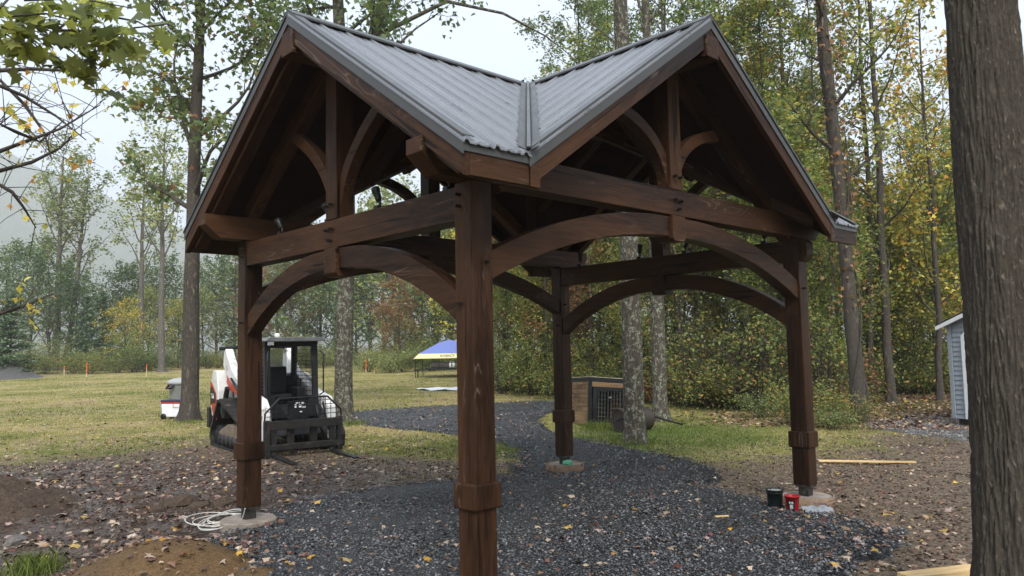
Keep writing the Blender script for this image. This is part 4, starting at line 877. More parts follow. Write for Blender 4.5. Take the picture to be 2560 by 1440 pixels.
def grass_field(name, N, px0, px1, d0, d1, hh, seed, label, pw=1.2, dryness=.2, wmul=1):
    x, y, r = polar(N, px0, px1, d0, d1, pw); k = grassy(x, y); x, y, r = x[k], y[k], r[k]; P = np.stack([x, y, hz(x, y)-.005], 1)
    dry = np.clip(.45+.6*sn(x, y, .5, 2)+.35*sn(x, y, 1.9, 5)+rg.normal(0, .17, len(x))+dryness-.75*ga(x, y, 6.6, 3.4, 2.6, 1.8), 0, 1)
    h = rg.uniform(.4, 1.15, len(x))*hh*(1-.35*dry); tag(blades(name, P, h, (.0022+.00025*r)*wmul, dry, seed), label, 'grass', kind='stuff')
grass_field('field_grass', 110000, -150, 1300, 10.5, 60, .075, 1, 'short yellow-green grass growing over the field', 1.5)
grass_field('lawn_grass', 60000, 1150, 2420, 10.5, 24, .055, 2, 'short green grass growing round the lichen trees', 1.1, .08)
for nm, c, r0, n_, hh, lab in (('grass_tuft', G(85, 1432), .20, 420, .15, 'green grass tuft growing out of the mud beside the sand heap'), ('grass_tuft', G(480, 1058), .45, 260, .10, 'grass tuft round the foot of the sparse maple'), ('grass_tuft', G(1590, 1108), .42, 420, .13, 'grass tuft round the foot of the lichen tree'), ('grass_tuft', G(1500, 1072), .5, 600, .16, 'long grass growing along the front of the kennel'), ('grass_tuft', G(880, 1062), .4, 350, .12, 'grass tuft beside the forked tree')):
    P = np.array([(c.x+rg.normal(0, r0*.5), c.y+rg.normal(0, r0*.5), 0) for _ in range(n_)]); P[:, 2] = hz(P[:, 0], P[:, 1])
    tag(blades(nm, P, rg.uniform(.5, 1.2, n_)*hh, np.full(n_, .0045), np.clip(rg.normal(.18, .14, n_), 0, 1), 9, .5), lab, 'grass', kind='stuff')
og = np.array([tuple(G(px, 919)) for px in rg.uniform(200, 440, 900)])+np.stack([rg.normal(0, 1.2, 900), rg.normal(0, 1.2, 900), np.zeros(900)], 1)
tag(blades('tall_grass_bed', og, rg.uniform(.5, 1.1, 900), np.full(900, .03), np.clip(rg.normal(.62, .15, 900), 0, 1), 10, .5), 'bed of tall straw-coloured grass beyond the stakes', 'grass', kind='stuff')
# ------------------------------------------------------------------ fallen leaves
def dead_mat(name, stops):
    t = NT(name); a = t.n('ShaderNodeAttribute', attribute_name='rnd'); oi = t.n('ShaderNodeObjectInfo'); f = t.math('ADD', a.outputs['Fac'], oi.outputs['Random']); f = t.math('FRACT', f)
    n = t.noise(t.vec(rnd=True), 3, 4); return t.set(Base_Color=t.mix(t.ramp(n, (.35, .5), (.6, 0)), t.ramp(f, *stops), (.06, .035, .02)), Roughness=.4)
FL = {'yellow': dead_mat('fallen_yellow', ((0, (.42, .22, .03)), (.6, (.55, .33, .05)), (1, (.5, .36, .12)))), 'tan': dead_mat('fallen_tan', ((0, (.30, .20, .12)), (.5, (.50, .37, .25)), (1, (.6, .5, .38)))), 'red': dead_mat('fallen_red', ((0, (.09, .03, .022)), (.5, (.16, .05, .035)), (1, (.26, .09, .05)))), 'mauve': dead_mat('fallen_mauve', ((0, (.20, .12, .10)), (.5, (.36, .25, .21)), (1, (.48, .36, .32))))}
DEAD = dead_mat('leaf_litter', ((0, (.07, .03, .02)), (.3, (.14, .065, .045)), (.6, (.26, .15, .10)), (.82, (.42, .31, .22)), (.94, (.56, .44, .32)), (.97, (.6, .38, .06)), (1, (.5, .24, .04))))
def ok_leaf(x, y):
    for cx_, cy_ in corners.values():
        if abs(x-cx_) < .2 and abs(y-cy_) < .2: return False
    return True
def surf(x, y):
    z = hz(x, y)
    for nm, h in (('gravel_pad', .05), ('gravel_drive', .035), ('gravel_apron', .025)): z = z+np.where(in_poly(x, y, POLYS[nm]), h, 0)
    for (cx_, cy_, r_, h_) in MOUNDS: z = z+h_*np.clip(1-((x-cx_)**2+(y-cy_)**2)/r_**2, 0, 1)**1.5
    return z
q1, q2, q3, q4 = G(400, 1440), G(-40, 1285), G(640, 1446), G(160, 1395)
MOUNDS = [(q1.x, q1.y, .85, .26), (q2.x, q2.y, .95, .42), (q3.x, q3.y, .3, .07)]
lv = {k: [leaf_me('fallen_leaf', np.zeros((1, 3)), np.array([1.0]), np.random.default_rng(300+i+j*7), MAPLE if i < 3 else STAR, m, .1, .45, 0) for i in range(4)] for j, (k, m) in enumerate(FL.items())}
lab = {'yellow': 'bright yellow fallen maple leaf lying on ', 'tan': 'pale tan fallen maple leaf lying on ', 'red': 'dark red fallen maple leaf lying on ', 'mauve': 'dull pinkish brown fallen leaf lying on '}
rr_ = random.Random(21); cnt = 0
for (px0, px1, py0, py1, n_) in ((0, 620, 1200, 1440, 120), (620, 2250, 1190, 1440, 110), (0, 1200, 1090, 1210, 45), (2000, 2420, 1180, 1440, 35)):
    for i in range(n_):
        p = G(rr_.uniform(px0, px1), py0+(py1-py0)*rr_.random()**1.1)
        if not ok_leaf(p.x, p.y): continue
        k = rr_.choices(('yellow', 'tan', 'red', 'mauve'), (.16, .36, .22, .26))[0]; onp = bool(in_poly(np.array([p.x]), np.array([p.y]), POLYS['gravel_pad'])[0])
        where = 'the dark gravel pad' if onp else ('the mud and dirt' if p.x < 2 else 'the trampled ground by the trees')
        o = link('fallen_leaf', lv[k][rr_.randrange(4)]); o.location = (p.x, p.y, float(surf(np.array(p.x), np.array(p.y)))+.014); s_ = rr_.uniform(.08, .16) if not onp else rr_.uniform(.06, .125); o.scale = (s_, s_*rr_.uniform(.7, 1.1), s_)
        o.rotation_euler = (rr_.gauss(0, .22), rr_.gauss(0, .22), rr_.uniform(0, 6.3)); tag(o, lab[k]+where, 'leaf', 'fallen leaves on the ground'); cnt += 1
def litter(name, x, y, size, seed, label, tilt=.3):
    g2 = np.random.default_rng(seed); P = np.stack([x, y, surf(x, y)+.012], 1); me = leaf_me(name, P, size, g2, STAR, DEAD, tilt, .4); tag(link(name, me), label, 'leaf litter', kind='stuff')
x, y, r = polar(5600, -60, 720, 6.2, 18, .9); k = (rg.random(len(x)) < np.clip(1.35-r/18, .2, 1)) & (sn(x, y, 1.5, 2)+sn(x, y, 4.2, 6)*.6+rg.uniform(-.5, .9, len(x)) > -.05); litter('mud_leaf_litter', x[k], y[k], rg.uniform(.03, .095, k.sum()), 31, 'small brown fallen leaves strewn over the mud')
x, y, r = polar(900, 600, 2300, 5.5, 12, 1.0); litter('gravel_leaf_litter', x, y, rg.uniform(.025, .065, len(x)), 32, 'small dead leaves and bits strewn over the gravel')
x, y, r = polar(1900, 1980, 2480, 6.4, 17, 1.0); litter('dirt_leaf_litter', x, y, rg.uniform(.025, .07, len(x)), 33, 'small dead leaves strewn over the dirt towards the shed')
x, y, r = polar(8500, 1750, 2440, 16.5, 28, 1.0); litter('woods_leaf_litter', x, y, rg.uniform(.07, .15, len(x)), 34, 'red-brown leaf litter lying under the trees of the wood')
x, y, r = polar(4200, -60, 1300, 11, 40, 1.4); litter('field_leaf_litter', x, y, rg.uniform(.05, .12, len(x)), 35, 'scattered dead leaves lying in the field grass')
# crumbs of soil and grit over the bare ground
x, y, r = polar(15000, -80, 2480, 6, 15, .9); k = ~in_poly(x, y, POLYS['gravel_pad']) & ~in_poly(x, y, POLYS['gravel_drive'])
for (cx_, cy_, r_, h_) in MOUNDS: k &= np.hypot(x-cx_, y-cy_) > r_*.95
x, y = x[k], y[k]
M['crumb'] = stone_mat('soil_crumbs', ((0, (.025, .016, .011)), (.6, (.08, .054, .037)), (.95, (.20, .145, .10)), (1, (.4, .35, .29))))
tag(stones('soil_crumbs', np.stack([x, y, surf(x, y)+.004], 1), rg.uniform(.006, .02, len(x))*rg.choice([1, 1, 1, 1.8], len(x)), M['crumb'], 41, .7), 'small crumbs of soil and grit scattered over the dirt', 'soil', kind='stuff')
# ------------------------------------------------------------------ heaps
def heap(name, c, r, h, mat, label, seed, n=34, lump=.3, stretch=(1, 1)):
    g2 = np.random.default_rng(seed); X, Y = np.meshgrid(np.linspace(-1.15, 1.15, n*2), np.linspace(-1.15, 1.15, n*2), indexing='ij'); d = np.hypot(X, Y)
    d = d*(1+.13*sn(X, Y, 3.1, seed)); k = np.clip(1-d**2, 0, 1)**1.5; Z = h*k+(sn(X*r, Y*r, 14, seed)*.5+sn(X*r, Y*r, 37, seed+1)*.35+g2.normal(0, .25, X.shape))*lump*h*.12*np.clip(k*3, 0, 1)-.03*(1-np.clip(k*20, 0, 1))
    x = c[0]+X*r*stretch[0]; y = c[1]+Y*r*stretch[1]; z = hz(x, y)+Z; N2 = n*2; a3 = (np.arange(N2-1)[:, None]*N2+np.arange(N2-1)[None]).ravel()
    return tag(link(name, np_mesh(name, np.stack([x, y, z], -1).reshape(-1, 3), np.stack([a3, a3+N2, a3+N2+1, a3+1], 1).ravel(), [4]*len(a3), mat, smooth=True)), label, 'heap')
def soil(name, a_, b_, s_=40):
    t = NT(name); v = t.vec(); n_ = t.noise(v, s_, 6, .7); t.bump(n_, .02); return t.set(Base_Color=t.ramp(n_, (.3, a_), (.7, b_)), Roughness=.85)
M['sand'] = soil('sandy_soil', (.075, .042, .018), (.20, .125, .058)); M['soil'] = soil('dark_soil', (.035, .024, .017), (.115, .08, .055))
heap('sand_heap', q1, .78, .26, M['sand'], 'rounded heap of tan sandy soil at the corner of the gravel pad', 3, 40)
heap('sand_heap', q3, .3, .07, M['sand'], 'small low heap of tan sand next to the bigger heap', 6, 16)
heap('soil_heap', q2, .95, .42, M['soil'], 'dark crumbly heap of dug soil beside the wet mud', 4, 40, .9)
gp = G(2, 946); heap('gravel_heap', gp, 2.1, .92, M['palegravel'], 'grey gravel heap at the far side of the field', 5, 26, .5, (1.2, 1.2))
rr_ = random.Random(4)
def rock(c, s, label, seed, mat=None):
    r3 = random.Random(seed); bm = bmesh.new(); bmesh.ops.create_icosphere(bm, subdivisions=2, radius=1)
    for v in bm.verts:
        k = 1+r3.uniform(-.16, .16); v.co = Vector((v.co.x*s[0]*k, v.co.y*s[1]*k, max(-.35, v.co.z)*s[2]*k))
    me = bpy.data.meshes.new('rock'); bm.to_mesh(me); bm.free(); me.materials.append(mat or M['rock']); o = link('rock', me); o.location = c; o.rotation_euler.z = r3.uniform(0, 6); return tag(o, label, 'rock')
M['rock'] = soil('rock', (.09, .08, .07), (.20, .18, .16), 18)
rock(G(40, 1358), (.14, .09, .075), 'smooth grey rock lying in the mud near the grass tuft', 1)
for i, (px, py, s_) in enumerate(((560, 1262, .13), (500, 1268, .11), (450, 1258, .16), (700, 1272, .1), (395, 1275, .09), (330, 1250, .1))): rock(G(px, py), (s_*1.3, s_, s_*.62), 'muddy clod of dug earth', 20+i, M['soil'])['group'] = 'clods of earth by the left post'
# ------------------------------------------------------------------ objects
def text_me(s, size, mat, ext=.002):
    cu = bpy.data.curves.new('lettering', 'FONT'); cu.body = s; cu.size = size; cu.extrude = ext; cu.align_x = 'CENTER'; cu.align_y = 'CENTER'
    o = bpy.data.objects.new('lettering', cu); COL.objects.link(o); dg = bpy.context.evaluated_depsgraph_get(); me = bpy.data.meshes.new_from_object(o.evaluated_get(dg))
    bpy.data.objects.remove(o); me.materials.clear(); me.materials.append(mat); me.name = 'lettering'; return me
M['white'] = plain('white_paint', (.66, .65, .62), .4, 0, .10, 3, 0, ((.13, .10, .07), 5, .56))
M['red'] = plain('red_paint', (.42, .045, .02), .38, 0, .1, 4, 0, ((.10, .06, .04), 7, .66))
M['rubber'] = plain('track_rubber', (.022, .021, .02), .6, 0, .4, 12, 0, ((.10, .08, .06), 6, .58))
M['tanmetal'] = plain('muddy_track_frame', (.20, .155, .115), .7, .1, .35, 9)
M['darkmetal'] = plain('dark_machine_metal', (.03, .03, .031), .45, .5, .4, 9, 0, ((.09, .07, .05), 8, .6))
M['forkmetal'] = plain('worn_fork_steel', (.022, .021, .02), .5, .3, .4, 14, 0, ((.10, .06, .04), 9, .58))
M['seat'] = plain('seat_vinyl', (.015, .015, .017), .5)
M['orange'] = plain('orange_paint', (.75, .13, .03), .5, 0, .05); M['stakewood'] = plain('stake_wood', (.55, .42, .25), .7)
M['letter'] = plain('white_lettering', (.75, .75, .75), .5, 0, .02); M['navy'] = plain('navy_lettering', (.02, .03, .09), .5, 0, .05)
t = NT('window_glass'); M['glass'] = t.set(Base_Color=(.80, .86, .87), Roughness=.06, Transmission_Weight=.75, IOR=1.3)
t = NT('tail_light'); M['lamp'] = t.set(Base_Color=(.55, .02, .015), Roughness=.15)
# --- compact track loader, forward = -Y
ld = tag(empty('track_loader', (.80, 7.55, gz(.8, 7.5)-.02), R(-7)), 'white and red compact track loader with black cab and pallet forks', 'loader')
def belt(n=60):
    """outer path of the rubber track in the YZ plane: rear idler low, drive sprocket high at the back, front idler low"""
    C = [(-.86, .23, .22), (1.02, .23, .22), (.66, .70, .2)]          # y, z, r  (counter-clockwise seen from -X)
    pts = []
    for i in range(3):
        y0, z0, r0 = C[i-1]; y1, z1, r1 = C[i]; y2, z2, r2 = C[(i+1) % 3]
        def nrm(a, b): d = Vector((b[0]-a[0], b[1]-a[1])).normalized(); return math.atan2(-d.x, d.y)
        a0 = nrm(C[i-1], C[i]); a1 = nrm(C[i], C[(i+1) % 3])
        while a1 < a0: a1 += 2*math.pi
        for k in range(9): a = a0+(a1-a0)*k/8; pts.append((y1+r1*math.cos(a), z1+r1*math.sin(a)))
    return pts
bp = belt()
def resample(p, n):
    L_ = [0]
    for i in range(len(p)): L_.append(L_[-1]+math.dist(p[i], p[(i+1) % len(p)]))
    out = []
    for k in range(n):
        s_ = L_[-1]*k/n; i = max(j for j in range(len(p)) if L_[j] <= s_+1e-9); f = (s_-L_[i])/max(1e-9, L_[i+1]-L_[i]); a, b = p[i], p[(i+1) % len(p)]; out.append((a[0]+(b[0]-a[0])*f, a[1]+(b[1]-a[1])*f))
    return out
bp = resample(bp, 108)
def track(sx):
    x0, x1 = sorted((sx*.48, sx*.86)); m = MB(); n_ = len(bp); vs = []
    cy_ = sum(p[0] for p in bp)/n_; cz_ = sum(p[1] for p in bp)/n_
    for i, (y, z) in enumerate(bp):
        a, b = bp[i-1], bp[(i+1) % n_]; d = Vector((b[0]-a[0], b[1]-a[1])).normalized(); nx, nz_ = d.y, -d.x
        if (y-cy_)*nx+(z-cz_)*nz_ < 0: nx, nz_ = -nx, -nz_
        o_ = .022 if i % 4 < 2 else 0
        vs += [(x0, y+nx*o_, z+nz_*o_), (x1, y+nx*o_, z+nz_*o_), (x1, y-nx*.045, z-nz_*.045), (x0, y-nx*.045, z-nz_*.045)]
    fs = []
    for i in range(n_):
        a = i*4; b = ((i+1) % n_)*4
        for k in range(4): fs.append((a+k, b+k, b+(k+1) % 4, a+(k+1) % 4))
    tr = m.add(vs, fs).build('track', M['rubber'], ld)
    for y in (-.5, -.24, .02, .28, .54, .78): MB().lathe([(0, -.15), (.1, -.15), (.11, -.12), (.11, .12), (.1, .15), (0, .15)], 16, (sx*.67, y, .155), axis='x').build('roller', M['darkmetal'], tr)
    for y, z, r_ in ((-.86, .23, .17), (1.02, .23, .17), (.66, .70, .15)):
        MB().lathe([(0, -.13), (r_*.5, -.14), (r_*.8, -.1), (r_, -.12), (r_, .12), (r_*.8, .1), (r_*.5, .14), (0, .13)], 20, (sx*.67, y, z), axis='x').build('idler', M['darkmetal'], tr)
    MB().prism([(-.72, .2), (.9, .2), (.9, .3), (.35, .46), (-.3, .46), (-.75, .34)], sx*.67-.12, sx*.67+.14, 'x').build('track_frame', M['tanmetal'], tr, .015)
track(-1); track(1)
MB().prism([(-.95, .3), (1.15, .3), (1.2, .55), (.9, .8), (-.3, .8), (-.8, .6)], -.47, .47, 'x').build('chassis', M['darkmetal'], ld, .02)
MB().prism([(.42, .8), (1.3, .62), (1.36, 1.0), (1.2, 1.28), (.42, 1.36)], -.5, .5, 'x').build('engine_cover', M['white'], ld, .03)
for sx in (-1, 1):
    x0, x1 = sorted((sx*.52, sx*.80)); f = sx*.80
    up = MB().prism([(.92, .62), (1.34, .55), (1.44, .72), (1.44, 1.18), (1.30, 1.42), (1.06, 1.42), (.94, 1.05)], x0, x1, 'x').build('rear_upright', M['white'], ld, .02)
    fx = sx*.803; y_ = 1
    def plate(nm, poly, mat, off, par): MB().prism(poly, fx, fx+sx*off, 'x').build(nm, mat, par, .003)
    plate('red_panel', [(.98, .5), (1.18, .5), (1.34, .78), (1.44, .74), (1.44, 1.20), (1.36, 1.2), (1.05, 1.0), (1.0, .85)], M['red'], .006, up)
    plate('model_plate', [(1.06, .82), (1.40, .78), (1.43, 1.08), (1.34, 1.12), (1.08, .98)], M['black'], .011, up)
    tx = link('lettering', text_me('T66', .13, M['letter']), up); tx.matrix_local = Matrix.Translation((fx+sx*.014, 1.25, .93)) @ Matrix(((0, 0, sx, 0), (sx, 0, 0, 0), (0, 1, 0, 0), (0, 0, 0, 1)))
    # lift arm
    arm = [(1.16, 1.50), (1.14, 1.78), (1.02, 1.83), (.86, 1.66), (.60, 1.44), (.1, 1.20), (-.55, 1.03), (-.98, .95), (-1.15, .80), (-1.20, .52), (-1.22, .22), (-1.12, .22), (-1.09, .50), (-1.0, .66), (-.82, .78), (-.30, .92), (.30, 1.00), (.70, 1.16), (.98, 1.38)]
    a_ = MB().prism(arm, min(sx*.50, sx*.65), max(sx*.50, sx*.65), 'x').build('lift_arm', M['white'], ld, .02)
    MB().prism([(.62, 1.05), (.9, 1.2), (.86, 1.32), (.6, 1.2), (.2, 1.06), (.2, .99)], min(sx*.652, sx*.66), max(sx*.652, sx*.66), 'x').build('red_stripe', M['red'], a_, .003)
    MB().tube([(sx*.58, 1.22, 1.5), (sx*.58, 1.26, 1.72), (sx*.58, 1.18, 1.86)], .045, 8).build('hose_guard', M['black'], a_)
    MB().tube([(sx*.68, .95, .75), (sx*.68, .75, 1.1)], .05, 10).build('lift_cylinder', M['darkmetal'], a_)
    MB().tube([(sx*.52, -.95, .85), (sx*.52, -1.2, .38)], .04, 10).build('tilt_cylinder', M['darkmetal'], a_)
    MB().box(min(sx*.5, sx*.82), max(sx*.5, sx*.82), 1.46, 1.64, .32, .72).build('counterweight', M['black'], ld, .02)
MB().tube([(-.74, 1.08, 1.83), (-.3, 1.1, 1.86), (.3, 1.1, 1.86), (.74, 1.08, 1.83)], .035, 8).build('arm_crossbar', M['black'], ld)
# right rear cover and tail light seen past the cab
cov = MB().prism([(.3, .9), (1.2, .9), (1.28, 1.2), (.95, 1.36), (.3, 1.2)], .84, .9, 'x').build('side_cover', M['white'], ld, .01)
for y in (.55, .9): MB().box(.90, .93, y, y+.22, 1.0, 1.13).build('tail_light', M['lamp'], cov, .01)
for sx in (-1, 1):
    for k in (0, 1): MB().tube([(sx*(.665+.02*k), .55, 1.28), (sx*(.68+.02*k), .1, 1.12-.03*k), (sx*(.68+.02*k), -.5, .96), (sx*(.66+.02*k), -.95, .86), (sx*.6, -1.12, .6+.05*k)], .014, 6).build('hydraulic_hose', M['blackplastic'], ld)
    MB().tube([(sx*.46, -.9, .98), (sx*.50, -.96, 1.02), (sx*.50, -.96, 1.7), (sx*.46, -.9, 1.76)], .014, 6).build('grab_handle', M['blackplastic'], ld)
    MB().box(min(sx*.40, sx*.5), max(sx*.40, sx*.5), -.99, -.95, 1.86, 1.92).build('work_light', M['glass'], ld, .006)
# cab
cab = MB()
for x in (-.43, .43):
    s_ = 1 if x > 0 else -1
    cab.prism([(-.78, .95), (-.70, .95), (-.66, 1.93), (-.74, 1.93)], x-.05, x+.05, 'x'); cab.prism([(.30, .8), (.38, .8), (.34, 1.93), (.26, 1.93)], x-.05, x+.05, 'x')
    cab.box(x-.035, x+.035, -.72, .34, 1.86, 1.93); cab.box(x-.034, x+.034, -.76, .36, .86, .96); cab.prism([(-.95, .62), (-.8, .62), (-.66, .98), (-.78, .98)], x-.034, x+.034, 'x')
cab.box(-.395, .395, -.735, -.66, 1.84, 1.925); cab.box(-.395, .395, .27, .34, 1.84, 1.925); cab.box(-.395, .395, .29, .36, .8, 1.3)
cab.prism([(-.45, .98), (-.45, .60), (.45, .60), (.45, .98), (.36, .98), (.16, .68), (-.16, .68), (-.36, .98)], -.86, -.80, 'y')
cabo = cab.build('cab_frame', M['black'], ld, .008)
MB().prism([(-.55, 1.945), (-.47, 2.0), (.47, 2.0), (.55, 1.945), (.55, 1.93), (-.55, 1.93)], -.98, .42, 'y').build('cab_roof', plain('roof_sheet', (.16, .165, .17), .35, .4), ld, .006)
g_ = MB().box(-.30, .30, .345, .352, 1.32, 1.80).build('rear_window', M['glass'], ld)
for x in (-.43, .43):        # wire mesh in the side openings
    for i in range(1, 15): y = -.66+i*.064; MB().tube([(x, y, .97), (x, y, 1.86)], .0055, 4, 0, False).build('mesh_wire', M['blackplastic'], cabo)
    for i in range(1, 13): z = .97+i*.068; MB().tube([(x, -.7, z), (x, .3, z)], .0055, 4, 0, False).build('mesh_wire', M['blackplastic'], cabo)
st = MB().box(-.25, .25, -.15, .25, .86, .98).box(-.24, .24, .14, .27, .98, 1.48).build('seat', M['seat'], ld, .04)
for x in (-.33, .33):
    c_ = MB().box(x-.07, x+.07, -.35, .2, .86, 1.10).build('console', M['blackplastic'], ld, .02)
    MB().tube([(x, -.3, 1.08), (x, -.31, 1.2), (x*.98, -.33, 1.26)], [.035, .015, .03], 8).build('joystick', M['blackplastic'], c_)
MB().lathe([(0, 0), (.05, 0), (.05, .07), (.035, .1), (0, .1)], 12, (.1, .3, 2.0)).build('beacon', M['white'], ld)
# pallet fork carriage
fk = empty('fork_carriage', (0, -1.34, 0), 0, ld); fk_m = MB()
fk_m.box(-.68, .68, -.05, .05, .46, .60).box(-.68, .68, -.05, .05, .12, .22)
for x in (-.63, .63): fk_m.box(x-.045, x+.045, -.048, .06, .05, .62)
for x in (-.2, .2): fk_m.box(x-.06, x+.06, .06, .12, .2, .6)
bpy.data.objects.remove(fk)
fk = fk_m.build('fork_carriage', M['forkmetal'], ld, .008, Matrix.Translation((0, -1.34, 0)))
fr = MB()
for a, b in (((-.67, .6), (-.66, .74)), ((-.66, .74), (-.42, .97)), ((-.42, .97), (.42, .97)), ((.42, .97), (.66, .74)), ((.66, .74), (.67, .6))): fr.tube([(a[0], 0, a[1]), (b[0], 0, b[1])], .016, 6)
fr.build('guard_frame', M['blackplastic'], fk)
for i in range(1, 14):
    x = -.67+i*1.34/14; zt = .97 if abs(x) < .42 else .97-(abs(x)-.42)*.96; MB().tube([(x, 0, .6), (x, 0, zt)], .006, 4).build('guard_wire', M['blackplastic'], fk)
for z in (.68, .76, .84, .91): w = .66 if z < .74 else .66-(z-.74)*1.04; MB().tube([(-w, 0, z), (w, 0, z)], .006, 4).build('guard_wire', M['blackplastic'], fk)
pl_ = MB().box(-.26, .1, .065, .085, .60, .92).build('decal_plate', M['black'], fk, .004)
for x_, z_, w_, h_ in ((-.12, .87, .07, .02), (-.02, .86, .05, .03), (-.14, .80, .03, .06), (-.07, .80, .05, .05), (.0, .79, .05, .03), (-.05, .72, .04, .02)): MB().box(x_, x_+w_, .058, .064, z_, z_+h_).build('decal', M['letter'], pl_)
for x in (-.52, .50): MB().prism([(-.03, .55), (.03, .55), (.03, .06), (-.03, .02), (-1.0, .012), (-1.02, .024), (-.03, .06)], x-.045, x+.045, 'x').build('fork', M['forkmetal'], fk, .004)
# --- bin, cooler, jug
def at(px, py): return G(px, py)
p = at(452, 1036); tcn = tag(empty('trash_can', p), 'round grey plastic trash can with a domed lid and black handles behind the maple', 'trash can')
gp_ = plain('grey_plastic', (.25, .255, .25), .5, 0, .06)
MB().lathe([(0, .02), (.25, .02), (.27, .05), (.32, .78), (.335, .8), (.335, .84), (0, .84)], 28).build('bin', gp_, tcn)
MB().lathe([(.30, .84), (.37, .84), (.375, .90), (.34, .95), (.2, 1.0), (0, 1.02)], 28).build('lid', plain('lid_plastic', (.34, .345, .35), .4, 0, .06), tcn)
for a in (200, 20):
    x, y = math.cos(R(a)), math.sin(R(a)); MB().tube([(x*.33-y*.1, y*.33+x*.1, .82), (x*.42-y*.09, y*.42+x*.09, .74), (x*.42+y*.09, y*.42-x*.09, .74), (x*.33+y*.1, y*.33-x*.1, .82)], .03, 6).build('handle', M['blackplastic'], tcn)
p = at(437, 1047); co = tag(empty('cooler', p, R(-52)), 'white wheeled cooler with a navy lid and red trim in front of the trash can', 'cooler')
MB().prism([(-.24, .06), (.24, .06), (.28, .40), (-.28, .40)], -.18, .18, 'y').build('body', plain('cooler_white', (.72, .73, .74), .45, 0, .05), co, .02)
MB().box(-.285, .285, -.185, .185, .402, .44).build('trim', M['red'], co, .005); MB().box(-.29, .29, -.19, .19, .442, .50).build('lid', plain('cooler_navy', (.03, .04, .07), .4), co, .012)
MB().prism([(.06, .30), (.22, .30), (.22, .31), (.07, .31), (.07, .40), (.06, .40)], -.195, -.183, 'y').build('latch_plate', M['red'], co, .004)
for s_ in (-1, 1): MB().lathe([(0, -.02), (.075, -.02), (.075, .02), (0, .02)], 16, (-.2, s_*.19, .075), axis='y').build('wheel', M['blackplastic'], co)
MB().tube([(-.27, -.15, .1), (-.31, -.15, .43), (-.31, .15, .43), (-.27, .15, .1)], .014, 6).build('pull_handle', gp_, co)
p = at(488, 1046); jg = tag(empty('water_jug', p), 'cloudy clear plastic jug at the foot of the maple', 'jug')
t = NT('clear_plastic'); M['clear'] = t.set(Base_Color=(.7, .78, .76), Roughness=.2, Transmission_Weight=.6, IOR=1.2)
MB().lathe([(0, 0), (.12, 0), (.13, .03), (.13, .2), (.10, .27), (.04, .31), (.035, .35), (0, .35)], 20).build('bottle', M['clear'], jg); MB().lathe([(.04, .345), (.045, .345), (.045, .38), (0, .38)], 12).build('cap', M['white'], jg)
# --- dog kennel, leaning
ke = G(1472, 1068); kd = tag(empty('dog_kennel', ke+Vector((0, 0, .0)), math.atan2(-.45, 1)-.09, rot=None), 'leaning wooden dog kennel with black frame and barred front beside the lichen tree', 'kennel'); kd.rotation_euler = (R(-3), R(5), math.atan2(-.30, 1))
KW, KDp, KH = 1.02, .80, 1.06
for i in range(10):
    z0 = .05+i*.095; MB().box(.012, .03, .06, KDp-.06, z0, z0+.089).build('side_board', M['kennelwood'], kd, .003); MB().box(KW-.03, KW-.012, .06, KDp-.06, z0, z0+.089).build('side_board', M['kennelwood'], kd, .003)
for i in range(10): MB().box(.06, KW-.06, KDp-.03, KDp-.012, .05+i*.095, .05+i*.095+.089).build('back_board', M['black'], kd, .003)  # black colour stands in for the shade inside the kennel
MB().box(.06, KW-.06, .012, .03, .86, .965).build('front_board', M['kennelwood'], kd, .003)
fr = MB()
for x in (0, KW-.065):
    for y in (0, KDp-.065): MB().box(x, x+.065, y, y+.065, 0, KH).build('corner_post', M['black'], kd, .004)
MB().box(.066, KW-.066, 0, .06, .97, KH).build('top_rail', M['black'], kd, .003); MB().box(0.002, .06, .066, KDp-.066, .97, KH).build('top_rail', M['black'], kd, .003); MB().box(KW-.06, KW-.002, .066, KDp-.066, .97, KH).build('top_rail', M['black'], kd, .003)
MB().box(.066, KW-.066, .01, .05, 0.02, .08).build('bottom_rail', M['kennelwood'], kd, .003)
for i in range(5): MB().box(.03, KW-.03, .02+i*.155, .02+i*.155+.147, KH-.03, KH+.012).build('roof_board', plain('weathered_board', (.40, .33, .24), .7, 0, .25, 9) if i == 0 else bpy.data.materials['weathered_board'], kd, .003)
dr = MB().box(.09, .20, -.012, .02, .10, .85).box(.84, .93, -.012, .02, .10, .85).box(.202, .838, -.012, .02, .78, .85).box(.202, .838, -.012, .02, .1, .15).build('door', M['black'], kd, .003)
for i in range(8): x = .24+i*.078; MB().tube([(x, .0, .15), (x, .0, .78)], .007, 5).build('bar', plain('bar_metal', (.16, .16, .165), .4, .7) if i == 0 else bpy.data.materials['bar_metal'], dr)
MB().box(.47, .56, -.03, -.012, .62, .66).build('latch', bpy.data.materials['bar_metal'], dr, .004)
# --- lawn roller
p = G(1583, 1078); lr = tag(empty('lawn_roller', p, R(-12)), 'dark steel lawn roller with a long handle lying behind the lichen tree', 'lawn roller')
MB().lathe([(0, -.36), (.20, -.36), (.205, -.375), (.235, -.375), (.235, .375), (.205, .375), (.20, .36), (0, .36)], 36, (0, 0, .235), axis='x', smooth=False).build('drum', plain('roller_steel', (.05, .042, .036), .5, .3), lr)
MB().tube([(-.42, 0, .235), (-.42, -.15, .3), (.42, -.15, .3), (.42, 0, .235)], .018, 6).build('yoke', M['black'], lr); MB().tube([(.36, -.15, .3), (.62, -.3, .2), (.95, -.42, .1)], .02, 6).build('handle', M['black'], lr)
